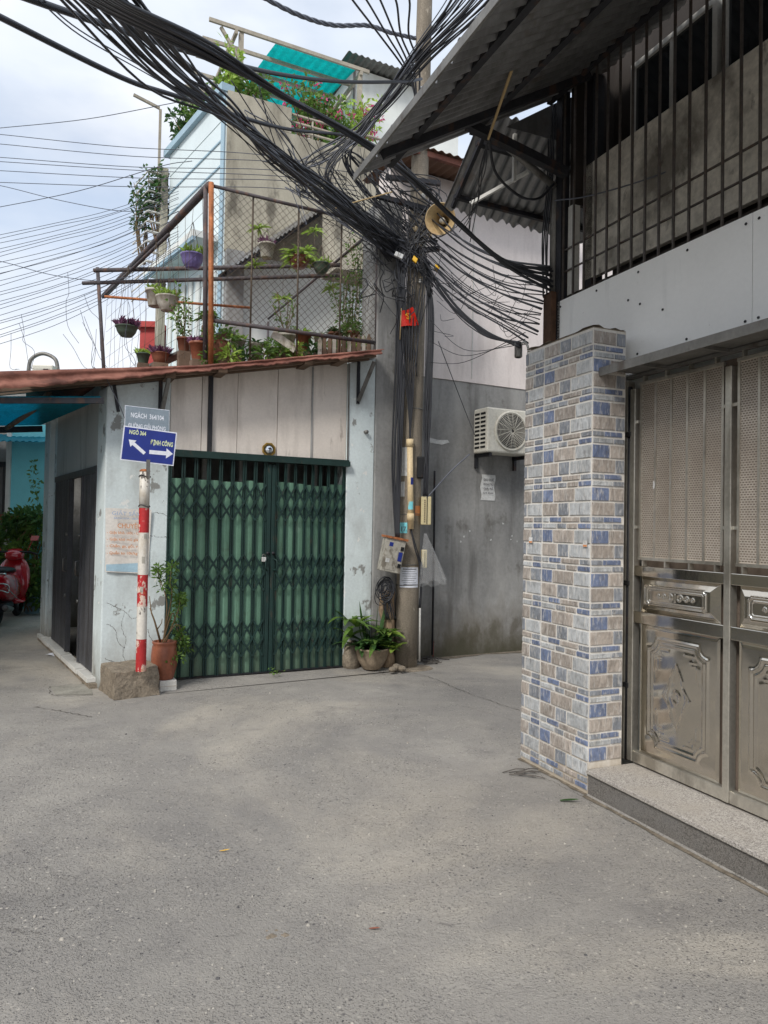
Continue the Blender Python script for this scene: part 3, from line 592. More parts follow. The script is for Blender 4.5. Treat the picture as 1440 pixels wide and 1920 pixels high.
def sgd(px, pz, s):
    ax, az, bx, bz = s; dx, dz = bx-ax, bz-az; L = dx*dx+dz*dz
    t = 0 if L == 0 else max(0, min(1, ((px-ax)*dx+(pz-az)*dz)/L)); return math.hypot(px-ax-t*dx, pz-az-t*dz)
def notched(x, z, a, b, r):                  # signed distance-like, negative inside
    d = max(abs(x)-a, abs(z)-b); c = r-math.hypot(a-abs(x), b-abs(z))
    return max(d, c)
def gate():
    t = thing('gate', 'polished stainless steel gate with perforated upper panels and embossed lower panels', 'gate', RB, (0, 0, .16))
    LW = .722
    # embossed sheets, shared by the bays
    seg = []
    for sx in (-1, 1):
        for sz in (-1, 1):
            seg += [(sx*.165, sz*.10, sx*.165, sz*.20), (sx*.15, sz*.13, sx*.15, sz*.205), (sx*.06, sz*.262, sx*.125, sz*.262), (sx*.125, sz*.262, sx*.125, sz*.235), (sx*.10, sz*.225, sx*.14, sz*.225), (sx*.118, sz*.205, sx*.13, sz*.205)]
            seg += [(sx*.02, sz*.16, sx*.075, 0), (0, sz*.19, sx*.05, sz*.10), (sx*.10, 0, sx*.055, sz*.055)]
    W2, H2 = .30, .395
    def big(u, v):
        x = (u-.5)*2*W2; z = (v-.5)*2*H2; d = notched(x, z, .225, .325, .065); h = .010*math.exp(-((d+.004)/.007)**2)+.007*math.exp(-((d+.030)/.006)**2)
        h += .006*max(0, min(1, -d/.02))*0
        for s in seg:
            q = sgd(x, z, s)
            if q < .02: h += .0042*math.exp(-(q/.0045)**2)*.6
        e = math.hypot(x/.028, z/.034); h += .004*math.exp(-((e-1)/.22)**2)
        h += .0035*math.sin(5*x+2)*math.sin(4.2*z+1)*(1-min(1, max(abs(x)/W2, abs(z)/H2)**4))
        edge = min(W2-abs(x), H2-abs(z)); h += .006*min(1, edge/.02)
        return (x, -h, z)
    q = MB(); q.grid(big, 100, 124); me_big = _mesh(q, 'embossed_panel', M['steel'], (0, 0, 0), True)
    curl = []
    for sx in (-1, 1):
        for cx, r0, dr in ((.035, .026, 1), (.085, .020, -1), (.128, .014, 1)):
            P = []
            for k in range(15):
                a = k/14*4.4*math.pi/2; rr = r0*(1-.055*k); P.append((sx*(cx+rr*math.cos(a*dr)), rr*math.sin(a*dr)*dr))
            curl += [(*P[k], *P[k+1]) for k in range(14)]
    curl.append((0, -.02, 0, .02)); W3, H3 = .30, .108
    def small(u, v):
        x = (u-.5)*2*W3; z = (v-.5)*2*H3; edge = min(W3-abs(x), H3-abs(z)); h = .028*min(1, edge/.05)
        d = notched(x, z, .225, .058, .016); h += .008*math.exp(-((d+.004)/.006)**2)+.005*math.exp(-((d+.020)/.004)**2)
        if abs(x) < .17 and abs(z) < .04:
            m = min(sgd(x, z, s) for s in curl); h += .005*math.exp(-(m/.0032)**2)
        return (x, -h, z)
    q = MB(); q.grid(small, 250, 90); me_small = _mesh(q, 'scroll_panel', M['steel'], (0, 0, 0), True)
    q = MB(); q.box(0, LW, -.001, .0, 0, 1); 
    nb = 4
    for i in range(nb):
        x0 = .012+i*LW; xm = x0+LW/2
        # stiles and rails
        s = MB(); s.box(x0, x0+.042, -.035, .02, .172, 2.50); part(s, 'stile', M['steel_dull'], t, bevel=.004)
        if i == 0:
            s = MB(); s.box(-.10, -.018, -.03, .03, .162, 2.56); part(s, 'jamb', M['steel_dull'], t, bevel=.004)
            s = MB(); s.tube([(x0-.016, -.02, .165), (x0-.016, -.02, 2.52)], .012, 10); part(s, 'hinge_post', M['dark_steel'], t, True)
            for z in (.62, 1.26, 2.2):
                s = MB(); s.box(x0-.035, x0+.01, -.045, -.01, z, z+.03); part(s, 'hinge', M['black'], t, bevel=.003)
        for z0, z1, m in ((.172, .240, 'steel_dull'), (1.034, 1.106, 'steel'), (1.325, 1.388, 'steel')):
            s = MB(); s.box(x0+.043, x0+LW-.001, -.030, .015, z0, z1); part(s, 'rail', M[m], t, bevel=.004)
        piece(me_big, 'embossed_panel', t, (xm+.02, -.006, .637)); piece(me_small, 'scroll_panel', t, (xm+.02, -.003, 1.2155))
        # perforated upper sheet with ribs
        a, c = x0+.075, x0+LW-.028
        s = MB(); s.add([(a, -.012, 1.44), (c, -.012, 1.44), (c, -.012, 2.515), (a, -.012, 2.515)], [(0, 1, 2, 3)]); pn = part(s, 'perforated_sheet', M['perforated'], t)
        for k in range(6):
            x = a+(c-a)*k/5; s = MB(); s.box(x-.0075, x+.0075, -.019, -.0125, 1.44, 2.515); part(s, 'rib', M['steel_dull'], pn)
        for z in (1.425, 2.515):
            s = MB(); s.box(a-.008, c+.008, -.024, -.004, z, z+.018); part(s, 'sheet_edge', M['steel_dull'], pn)
        for k in range(4):
            x = a+(c-a)*(k+.15)/3.4; s = MB(); s.box(x, x+.012, -.024, .01, 1.389, 1.424); part(s, 'spacer', M['steel_dull'], t)
            s = MB(); s.box(x, x+.012, -.03, .0, 2.534, 2.566); part(s, 'spacer', M['steel_dull'], t)
        for z in (1.62, 2.28):
            s = MB(); s.box(x0+.043, a-.001, -.02, -.004, z, z+.018); part(s, 'spacer', M['steel_dull'], t)
            s = MB(); s.box(c+.001, x0+LW-.001, -.02, -.004, z, z+.018); part(s, 'spacer', M['steel_dull'], t)
        s = MB(); s.box(x0+.01, x0+LW+.01, .06, .066, .18, 2.56); part(s, 'backing_sheet', mat('brown grey backing', srgb(128, 114, 102), .7, var=.25, scale=2), t)
    s = MB(); s.box(-.02, nb*LW+.03, -.04, .0, 2.567, 2.585); part(s, 'top_rail', M['galv'], t)
    c = thing('gate_canopy', 'grey steel ledge running above the stainless gate', 'ledge', RB, (.05, -.3, 2.54))
    s = MB(); s.box(.052, 3.1, -.31, -.016, 2.590, 2.598); part(s, 'top_plate', M['galv'], c)
    s = MB(); s.box(.048, 3.1, -.318, -.3105, 2.548, 2.600); part(s, 'front_flange', M['galv'], c)
    for k in range(7):
        s = MB(); s.box(.3+k*.45, .32+k*.45, -.30, -.02, 2.57, 2.5895); part(s, 'support', M['galv'], c)
    # torn label on the sheet
    s = MB(); s.prism([(0, 0), (.012, .006), (.016, .03), (.008, .05), (0, .048)], (.20, -.0205, 1.86), (1, 0, 0), (0, 0, 1), (0, -.001, 0)); s.prism([(0, 0), (.014, .012), (.012, .02)], (.33, -.0205, 1.88), (1, 0, 0), (0, 0, 1), (0, -.001, 0))
    part(s, 'torn_paper', M['paper'], t)
gate()

def awnings():
    b = (-.87, 0, 3.9)
    a = thing('corrugated_awning', 'large dark corrugated zinc awning jutting from the right-hand house over the street', 'awning', RB, b)
    x = -.873
    for k, L in enumerate((.95, 1.0, 1.0, 1.05)):                                  # overlapping sheets
        q = MB(); corrugate(q, x, x+L, (-1.586, 3.935+.004*(k % 2)), (.30, 5.035+.004*(k % 2)), .086, .021, 10, jag=.012); part(q, 'roof_sheet', M['zinc_under'], a, True); x += L-.05
    sl = (5.035-3.935)/1.886
    zz = lambda y: 3.935+(y+1.586)*sl
    for xx in (-.50, 1.0, 2.5):
        q = MB(); q.bar((xx, -1.55, zz(-1.55)-.045), (xx, .02, zz(.02)-.045), .045, .05); part(q, 'rafter', M['dark_steel'], a)
    for yy in (-1.35, -.72, -.06):
        q = MB(); q.bar((-.86, yy, zz(yy)-.018), (3.0, yy, zz(yy)-.018), .04, .03); part(q, 'purlin', M['dark_steel'], a)
    q = MB(); q.bar((-.873, -1.60, zz(-1.6)-.004), (3.0, -1.60, zz(-1.6)-.004), .012, .05); part(q, 'eave_strip', M['galv'], a)
    p = RB.on('y', -.02, 1062, 325); e = RB.on('x', p.x, 877, 233)
    q = MB(); q.bar(p, e, .06, .06); part(q, 'strut', M['dark_steel'], a)
    p = RB.on('y', -.02, 1040, 350); e = RB.on('x', p.x, 935, 262)
    q = MB(); q.tube([p, e], .026, 10); part(q, 'pale_strut', M['galv'], a, True)
    # lower awning on the alley side
    xi, xo = -.90, -1.50
    t = thing('corrugated_awning', 'smaller corrugated awning hanging over the alley below the large one', 'awning', RB, (-.9, 0, 4.1))
    q = MB(); y0, y1 = -.60, 2.2; n = int((y1-y0)/.086*8)
    def fn(u, v):
        y = y0+(y1-y0)*u; return (xo+(xi-xo)*v-(.02*math.sin(y*29) if v == 0 else 0), y, 4.17-.03*(y+.6)+.48*v+.016*math.sin(2*math.pi*(y-y0)/.086))
    q.sheet(fn, n, 3, (0, 0, .004)); part(q, 'roof_sheet', M['zinc_under'], t, True)
    for f in (.2, .75):
        xx = xo+(xi-xo)*f; q = MB(); q.bar((xx, y0+.03, 4.12+.48*f), (xx, y1, 4.04+.48*f), .035, .035); part(q, 'purlin', M['dark_steel'], t)
    q = MB(); q.bar((-.88, -.55, 4.58), (-1.45, -.55, 4.16), .03, .03); part(q, 'frame_bar', M['dark_steel'], t)
    q = MB(); q.bar(RB.on('x', -1.25, 882, 382), RB.on('x', -.95, 990, 322), .025, .025); part(q, 'brace', M['white_frame'], t)
    q = MB(); q.bar((-.95, -.3, 4.2), (-.95, -.3, 4.56), .025, .025); part(q, 'hanger', M['white_frame'], t)
    q = MB(); q.prism([(-.42, 4.55), (.32, 4.55), (.32, 5.0), (.05, 4.86)], (-.884, 0, 0), (0, 1, 0), (0, 0, 1), (.006, 0, 0)); part(q, 'end_flashing', M['zinc_under'], a)
    # pale pole slanting in front of the awning
    P = [W(1012, -40, 3.9), W(960, 130, 4.15), W(915, 262, 4.4)]
    q = MB(); q.tube(P, [.012, .010, .008], 8); solo(q, 'bamboo_pole', M['dry_twig'], 'thin pale pole slanting across the underside of the large awning', 'pole', base=P[2])
    # security camera on the pillar
    p = RB.on('y', -.30, 972, 656); c = thing('security_camera', 'small grey security camera on the top edge of the tiled pillar', 'camera', RB, p)
    q = MB(); q.lathe([(.026, -.055), (.029, -.05), (.029, .05), (.024, .056)], p, 16); part(q, 'body', M['galv'], c, True)
    q = MB(); q.tube(spline([p+Vector((0, 0, .03)), p+Vector((.05, .01, .045)), p+Vector((.07, .03, .02)), p+Vector((.06, .05, -.03))], 5), .009, 8); part(q, 'arm', M['white_frame'], c, True)
    q = MB(); q.lathe([(.02, 0), (.017, .003)], p+Vector((0, 0, -.059)), 14); part(q, 'lens', M['black'], c, True)
awnings()
# ================================================================ corner shop
LF = Frame(SH.wor((-.02, 0, 0)), 26.5+97)     # shop's alley side: x runs back along the wall, +y points out into the alley
zr = lambda x: 2.905+.208*x                   # underside of the roof's front edge
def shop():
    s = thing('corner_shop', 'single-storey corner shop with whitewashed piers and a rusty red roof edge', 'shop', SH, (0, 0, 0))
    c = MB()
    def pier(x0, x1, y0, y1, z0, zt0, zt1, nm, m, lean=0):
        q = MB(); q.hexa([(x0, y0, z0), (x1, y0, z0), (x1, y1, z0), (x0-lean, y1, z0), (x0, y0, zt0), (x1, y0, zt1), (x1, y1, zt1), (x0-lean, y1, zt0)]); return part(q, nm, M[m], s, bevel=.012)
    pier(.0, .594, -.03, .28, 0, zr(0), zr(.594), 'pier', 'plaster_blue', .05)
    pier(2.512, 2.853, -.03, .30, 0, zr(2.5), zr(2.85)+.02, 'pier', 'plaster_blue')
    pier(2.855, 3.16, -.045, .40, 0, 5.35, 5.35, 'concrete_column', 'cement')
    for pts in ([(200, 1130), (225, 1142), (238, 1150), (247, 1160), (262, 1156)], [(232, 1150), (228, 1175), (236, 1200), (230, 1225), (238, 1245)], [(200, 1170), (215, 1180), (222, 1205), (234, 1215)], [(276, 1180), (282, 1195), (290, 1207)], [(265, 960), (300, 962), (312, 966)], [(282, 1004), (300, 1007), (312, 1007)], [(196, 1235), (212, 1240), (226, 1246)]):
        P = spline([SH.on('y', -.0312, *p) for p in pts], 10); q = MB(); vs_ = []
        for i, p in enumerate(P): w = rnd.uniform(.0005, .0024); o = Vector((rnd.uniform(-.006, .006), 0, rnd.uniform(-.006, .006))); vs_ += [p+o+Vector((w, 0, w)), p+o-Vector((w, 0, w))]
        q.add(vs_, [(2*i, 2*i+1, 2*i+3, 2*i+2) for i in range(len(P)-1)]); part(q, 'hairline_crack', M['crack'], s)
    # cement boards above the gate
    xs = [.596, .906, 1.274, 1.707, 2.101, 2.510]
    for i in range(5):
        a, b = xs[i]+.003, xs[i+1]-.003; y = -.012-.004*(i % 2); q = MB()
        q.hexa([(a, y, 2.335), (b, y, 2.335), (b, .02, 2.335), (a, .02, 2.335), (a, y, zr(a)+.02), (b, y, zr(b)+.02), (b, .02, zr(b)+.02), (a, .02, zr(a)+.02)]); part(q, 'cement_board', M['panel_board'], s)
    q = MB(); q.box(.965, 1.008, -.055, -.018, 2.335, zr(.98)); part(q, 'steel_post', M['dark_steel'], s)
    q = MB(); q.box(2.086, 2.106, -.024, -.014, 2.34, zr(2.09)-.01); part(q, 'mortar_strip', M['cement'], s)
    q = MB(); q.box(2.513, 2.53, -.042, -.031, 2.30, zr(2.5)-.01); part(q, 'edge_strip', M['galv'], s)
    q = MB(); q.box(.56, 2.53, -.075, -.02, 2.262, 2.334); part(q, 'header_beam', M['green_frame'], s, bevel=.004)
    q = MB(); q.box(1.95, 2.535, -.09, -.076, 2.262, 2.318); part(q, 'header_plate', M['green_frame'], s)
    # inside: dim back wall with pale window frames
    q = MB(); q.box(.1, 2.85, 1.5, 1.6, 0, 3.0); q.box(.1, 2.85, .3, 1.5, -.02, .045); part(q, 'back_wall', M['cement'], s)
    q = MB(); q.box(.2, 2.8, .05, 4.4, 2.82, 2.86); part(q, 'ceiling', M['side_board'], s)
    for x in (.72, 1.08, 1.5, 2.05, 2.4):
        q = MB(); q.box(x, x+.05, .7, .74, .05, 2.6); part(q, 'inner_frame', M['white_frame'], s)
    q = MB(); q.box(.6, 2.5, .7, .74, 2.62, 2.68); part(q, 'inner_frame', M['white_frame'], s)
    q = MB(); q.box(3.0, 3.15, .41, 4.6, 0, 3.2); q.box(-.3, 3.0, 4.45, 4.6, 0, 3.2); part(q, 'rear_wall', M['cement'], s)
    # alley side wall: boards, folding doors, far column, threshold tiles (built on the side frame, given in shop coordinates)
    L = lambda p: SH.loc(LF.wor(p))
    def lbox(x0, x1, y0, y1, z0, z1, nm, m, par=s, bevel=0):
        q = MB(); q.hexa([L(p) for p in ((x0, y0, z0), (x0, y1, z0), (x1, y1, z0), (x1, y0, z0), (x0, y0, z1), (x0, y1, z1), (x1, y1, z1), (x1, y0, z1))][::1]); 
        return part(q, nm, M[m], par, bevel=bevel)
    zt = 2.98
    for a, b in ((.275, 1.05), (1.057, 2.74)): lbox(a, b, -.06, -.02, 2.16, zt, 'side_board', 'side_board')
    lbox(.275, 2.74, -.05, .0, 2.09, 2.158, 'door_lintel', 'grey_slat')
    lbox(2.742, 3.02, -.06, -.035, .1, zt, 'plaster_panel', 'plaster_blue'); lbox(3.022, 3.42, -.25, .03, 0, zt+.05, 'side_column', 'plaster_blue', bevel=.012); lbox(2.95, 3.02, -.034, .0, .02, .95, 'plaster_panel', 'plaster_blue')
    d = MB(); 
    sx = lambda px: LF.on('y', 0, px, 1050).x
    spans = [(.29, sx(151)), (sx(127), 2.73)]
    for a, b in spans:
        n = int((b-a)/.062)
        for k in range(n):
            x = a+(b-a)*k/n; w = (b-a)/n; q = MB()
            P = [(x, -.03, .105), (x+w*.35, -.005, .105), (x+w*.65, -.005, .105), (x+w, -.03, .105)]
            q.add([L(p) for p in P]+[L((p[0], p[1], 2.088)) for p in P], [(i+1, i, i+4, i+5) for i in range(3)]); part(q, 'folding_slat', M['grey_slat'], s)
    for x in (spans[0][1], spans[1][0]):
        lbox(x-.02, x+.02, -.045, .012, .105, 2.088, 'door_stile', 'grey_slat')
        q = MB(); q.tube([L(p) for p in ((x, .012, 1.02), (x, .05, 1.03), (x, .05, 1.17), (x, .012, 1.18))], .008, 6); part(q, 'door_handle', M['galv'], s, True)
        for z in (.75, 1.45):
            q = MB(); q.tube([L((x, .01, z)), L((x, .03, z))], .018, 8); part(q, 'door_ring', M['galv'], s, True)
    lbox(1.2, 1.32, -.6, -.5, .1, 2.1, 'inner_jamb', 'pvc')
    x = .12
    for k in range(7):
        w = .46; lbox(x, x+w-.008, -.04, .075+rnd.uniform(-.006, .006), .045, .09+rnd.uniform(-.004, .004), 'threshold_tile', 'white_tile', bevel=.004); x += w
    lbox(.05, 3.38, -.1, .06, 0, .044, 'threshold_base', 'concrete_rough')
    # roof: rusty sheets sloping towards the alley, ragged folded front edge
    q = MB()
    for k in range(4):
        a = -.70+k*.87; b = a+.90
        q = MB(); q.sheet(lambda u, v: (a+(b-a)*u, -.33+4.85*v, zr(a+(b-a)*u)+.055+.07*4.85*v+.012*math.sin(2*math.pi*v*30)+.004*(k % 2)), 2, 180, (0, 0, .003)); part(q, 'roof_sheet', M['rust_roof'], s, True)
    def fn(u, v):
        x = -1.62+(2.76+1.62)*u; h = .045+.10*max(0, (.8-x)/1.7)**1.0; rag = .006*math.sin(x*9)+.005*math.sin(x*31)+.006*math.sin(x*83)*math.sin(x*5)+.008*math.sin(x*140)*max(0, math.sin(x*3.3))**4
        z = zr(x)+h+.02-(h+.02+rag)*v; y = -.35-.010*math.sin(v*2*math.pi*1.5)+.004*math.sin(x*17+v*3)-.03*v
        return (x, y, z)
    q = MB(); q.sheet(fn, 150, 14, (0, .003, 0)); part(q, 'roof_edge', M['rust_roof'], s, True)
    for y in (-.22, -.05):
        q = MB(); q.bar((-1.5, y, zr(-1.5)+.02), (2.75, y, zr(2.75)+.02), .05, .035); part(q, 'roof_batten', M['timber_dark'], s)
    for x in (.5, 1.0, 1.9, 2.3):
        q = MB(); q.box(x, x+.09, -.30, -.02, zr(x)-.012, zr(x)+.045); part(q, 'rafter_end', M['timber_dark'], s)
    for (tx, ty), (bx, by) in (((702, 678), (672, 752)), ((318, 702), (300, 790))):
        p = SH.on('y', -.05, bx, by); t_ = SH.on('y', -.26, tx, ty); q = MB(); q.bar(p, t_, .035, .03); part(q, 'bracket_arm', M['galv'], s)
        q = MB(); q.box(p.x-.018, p.x+.018, -.045, -.031, p.z-.03, zr(p.x)); part(q, 'bracket_leg', M['dark_steel'], s)
    q = MB(); p = SH.on('y', -.05, 222, 772); q.bar(p, SH.on('y', -.05, 210, 700), .03, .02); part(q, 'cable_bracket', M['dark_steel'], s)
    p = SH.on('y', -.045, 686, 810); q = MB(); q.tube([p+Vector((0, .03, 0)), p+Vector((0, -.03, 0))], .022, 10); part(q, 'knob', M['galv'], s, True)
shop()

def folding_gate():
    t = thing('folding_gate', 'dark green folding lattice gate with faded green strips closing the shop front', 'gate', SH, (.6, 0, .05))
    U = lambda cx, cy: SH.on('y', .0, 300+cx/2.909, 640+cy/2.909)
    L_ = [U(c, 1250).x for c in (45, 113, 182, 252, 318, 383, 447, 507, 562)]; L_[0] = .605
    R2 = [U(c, 1250).x for c in (625, 672, 725, 778, 820, 862, 905, 945, 990)]
    z0, zt = .055, 2.26; zs = U(300, 757).z
    bands = [U(300, c).z for c in (872, 1262, 1625)]
    h = .19
    for leaf, xs in enumerate((L_, R2)):
        for k, x in enumerate(xs):                                                 # doubled channel pickets
            q = MB(); w = .018 if leaf == 0 else .014
            q.box(x-w, x-.004, -.030, -.006, z0, zt); q.box(x+.004, x+w, -.030, -.006, z0, zt); part(q, 'picket', M['green_frame'], t)
        n = len(xs)
        for zc in bands:
            for i in range(-1, n-1):
                for d in (1, -1):
                    a, b = max(i, 0), min(i+2, n-1); fa = 1 if a == i else 0; fb = 1 if b == i+2 else 0
                    za = zc+d*h*fa; zb = zc-d*h*fb; y = -.036 if d > 0 else -.0425
                    q = MB(); q.bar((xs[a], y, za), (xs[b], y, zb), .006, .020, (0, 0, 1)); part(q, 'lattice_bar', M['green_frame'], t)
        for k in range(n-1):                                                       # faded strips behind
            a, b = xs[k]+.006, xs[k+1]-.006; q = MB(); zz = zs+rnd.uniform(-.015, .015); m = 8
            q.grid(lambda u, v: (a+(b-a)*u, .014-.012*math.sin(math.pi*u)-.004*(1 if .42 < u < .58 else 0), z0+(zz-z0)*v), m, 1); part(q, 'strip', M['green_strip'], t, True)
    a, b = L_[-1]+.022, R2[0]-.018
    for x0, x1 in ((a, (a+b)/2-.004), ((a+b)/2+.004, b)):
        q = MB(); q.box(x0, x1, -.034, .004, z0, 2.24); st = part(q, 'meeting_stile', M['green_frame'], t, bevel=.004)
    xm = (a+b)/2
    for sx in (-1, 1):
        q = MB(); q.tube(spline([(xm+sx*.035, -.034, 1.12), (xm+sx*.06, -.075, 1.14), (xm+sx*.06, -.075, 1.22), (xm+sx*.035, -.034, 1.24)], 4), .008, 6); part(q, 'handle', M['green_frame'], t, True)
        q = MB(); q.tube([(xm+sx*.03, -.034, 1.30), (xm+sx*.03, -.05, 1.30)], .018, 10); part(q, 'bolt', M['dark_steel'], t, True)
    p = U(557, 1185); k = MB(); k.box(p.x-.022, p.x+.022, -.075, -.047, p.z-.03, p.z+.018); lock = part(k, 'padlock', M['paper'], t, bevel=.005, label='pale padlock')
    k = MB(); k.tube(spline([(p.x-.014, -.06, p.z+.018), (p.x-.012, -.06, p.z+.045), (p.x+.012, -.06, p.z+.045), (p.x+.014, -.06, p.z+.018)], 4), .004, 6); part(k, 'shackle', M['galv'], lock, True)
    q = MB(); q.box(.6, 2.51, -.05, .03, .048, .0545); part(q, 'floor_track', M['dark_steel'], t)
folding_gate()

def octagon_mirror():
    p = SH.on('y', -.03, 504.5, 843); t = thing('octagonal_mirror', 'small brass octagonal mirror on the cement boards above the green gate', 'mirror', SH, p)
    oc = lambda r, o=.3927: [(r*math.cos(o+k*math.pi/4), r*math.sin(o+k*math.pi/4)) for k in range(8)]
    q = MB(); q.prism(oc(.078), (p.x, -.018, p.z), (1, 0, 0), (0, 0, 1), (0, -.012, 0)); part(q, 'frame', M['brass'], t, bevel=.004)
    q = MB(); q.prism(oc(.06), (p.x, -.0302, p.z), (1, 0, 0), (0, 0, 1), (0, -.003, 0)); part(q, 'inner_ring', mat('dark olive ring', srgb(84, 70, 40), .5, .4, var=.3, scale=30), t)
    q = MB(); q.lathe([(.001, .0)], n=8); q = MB(); n = 20
    vs = [(p.x, -.044, p.z)]; fs = []
    for j, (r, y) in enumerate(((.02, -.0428), (.038, -.034))):
        for k in range(n): a = 2*math.pi*k/n; vs.append((p.x+r*math.cos(a), y, p.z+r*math.sin(a)))
    fs = [(0, 1+k, 1+(k+1) % n) for k in range(n)]+[(1+k, 1+n+k, 1+n+(k+1) % n, 1+(k+1) % n) for k in range(n)]
    q.add(vs, fs); part(q, 'mirror_glass', M['mirror'], t, True)
octagon_mirror()

# ---------------------------------------------------------------- things in front of the left pier
def signpost():
    b = SH.on('z', .255, 264, 1258); top = SH.on('y', b.y, 272, 876)
    t = thing('sign_post', 'red and white banded steel post standing on the concrete block', 'post', SH, b)
    cuts = [1258, 1198, 1137, 1078, 999, 953, 884]
    for i in range(6):
        f = lambda y: (1258-y)/(1258-876); p = b.lerp(top, f(cuts[i])); q_ = b.lerp(top, f(cuts[i+1])); q = MB(); q.tube([p, q_], .046-.0004*(i % 2), 20, cap=i == 5)
        part(q, 'painted_band', M['red_paint' if i % 2 == 0 else 'white_paint'], t, True)
    q = MB(); q.lathe([(.047, -.012), (.047, .0), (.03, .012)], top+Vector((0, 0, -.03)), 16); part(q, 'rusty_collar', M['rust_pipe'], t, True)
    q = MB(); q.bar(top+Vector((.02, -.05, -.10)), SH.on('y', b.y-.055, 278, 862), .03, .03); part(q, 'sign_stub', M['galv'], t)
    for z, r in ((1.75, .049), (2.02, .05)):
        q = MB(); n = 20; c = b.lerp(top, (z-b.z)/(top.z-b.z)); q.tube([c+Vector((r*math.cos(k/n*6.283), r*math.sin(k/n*6.283), .01*math.sin(k/n*6.283*2))) for k in range(n)], .004, 5, closed=True); part(q, 'tie_wire', M['dark_steel'], t, True)
    for py, dz, a in ((1006, .04, .2), (1050, .06, -.1), (1105, .05, -.3)):          # scraps of stuck paper and bare patches
        c = b.lerp(top, (1258-py)/(1258-876)); q = MB()
        q.grid(lambda u, v: (c.x+.0472*math.sin(a+.55*(u-.5)), c.y-.0472*math.cos(a+.55*(u-.5)), c.z+dz*(v-.5)), 5, 1); part(q, 'paper_scrap', M['meter_box'], t)
    # concrete block
    G = lambda x, y, z=0: SH.on('z', z, x, y)
    fl, fr, bl = G(213, 1314), G(299, 1303), G(184, 1292); br = fr+(bl-fl)
    c = MB(); H_ = .255; sh = [Vector((.01, .02, 0)), Vector((-.012, .025, 0)), Vector((-.01, 0, 0)), Vector((.01, 0, 0))]; T = [p+d+Vector((0, 0, H_+e)) for p, d, e in zip((fl, fr, br, bl), sh, (-.02, .01, .015, .0))]
    def face(a, b_, c_, d, n=10):
        c.grid(lambda u, v: (lambda p: p+Vector((math.sin(p.y*37+p.z*29), math.sin(p.x*33+p.z*41), math.sin(p.x*31+p.y*27)))*.006)(Vector(a).lerp(b_, u).lerp(Vector(d).lerp(c_, u), v)), n, n)
    B = [fl, fr, br, bl]
    for i in range(4): j = (i+1) % 4; face(B[i], B[j], T[j], T[i])
    face(T[0], T[1], T[2], T[3]); solo(c, 'concrete_block', M['concrete_rough'], 'rough grey concrete block under the red and white post', 'block', SH, (fl+fr+br+bl)/4, True)
    # stacked white bricks beside it
    p = G(314, 1297); st = thing('white_brick', 'white painted brick lying beside the concrete block', 'brick', SH, p)
    q = MB(); q.box(p.x-.075, p.x+.085, p.y, p.y+.17, 0, .105); part(q, 'brick_body', M['white_brick'], st, bevel=.008)
    q = MB(); q.box(p.x-.078, p.x+.088, p.y-.002, p.y+.172, .048, .054); part(q, 'mortar_line', M['grout'], st)
    return p
WB = signpost()

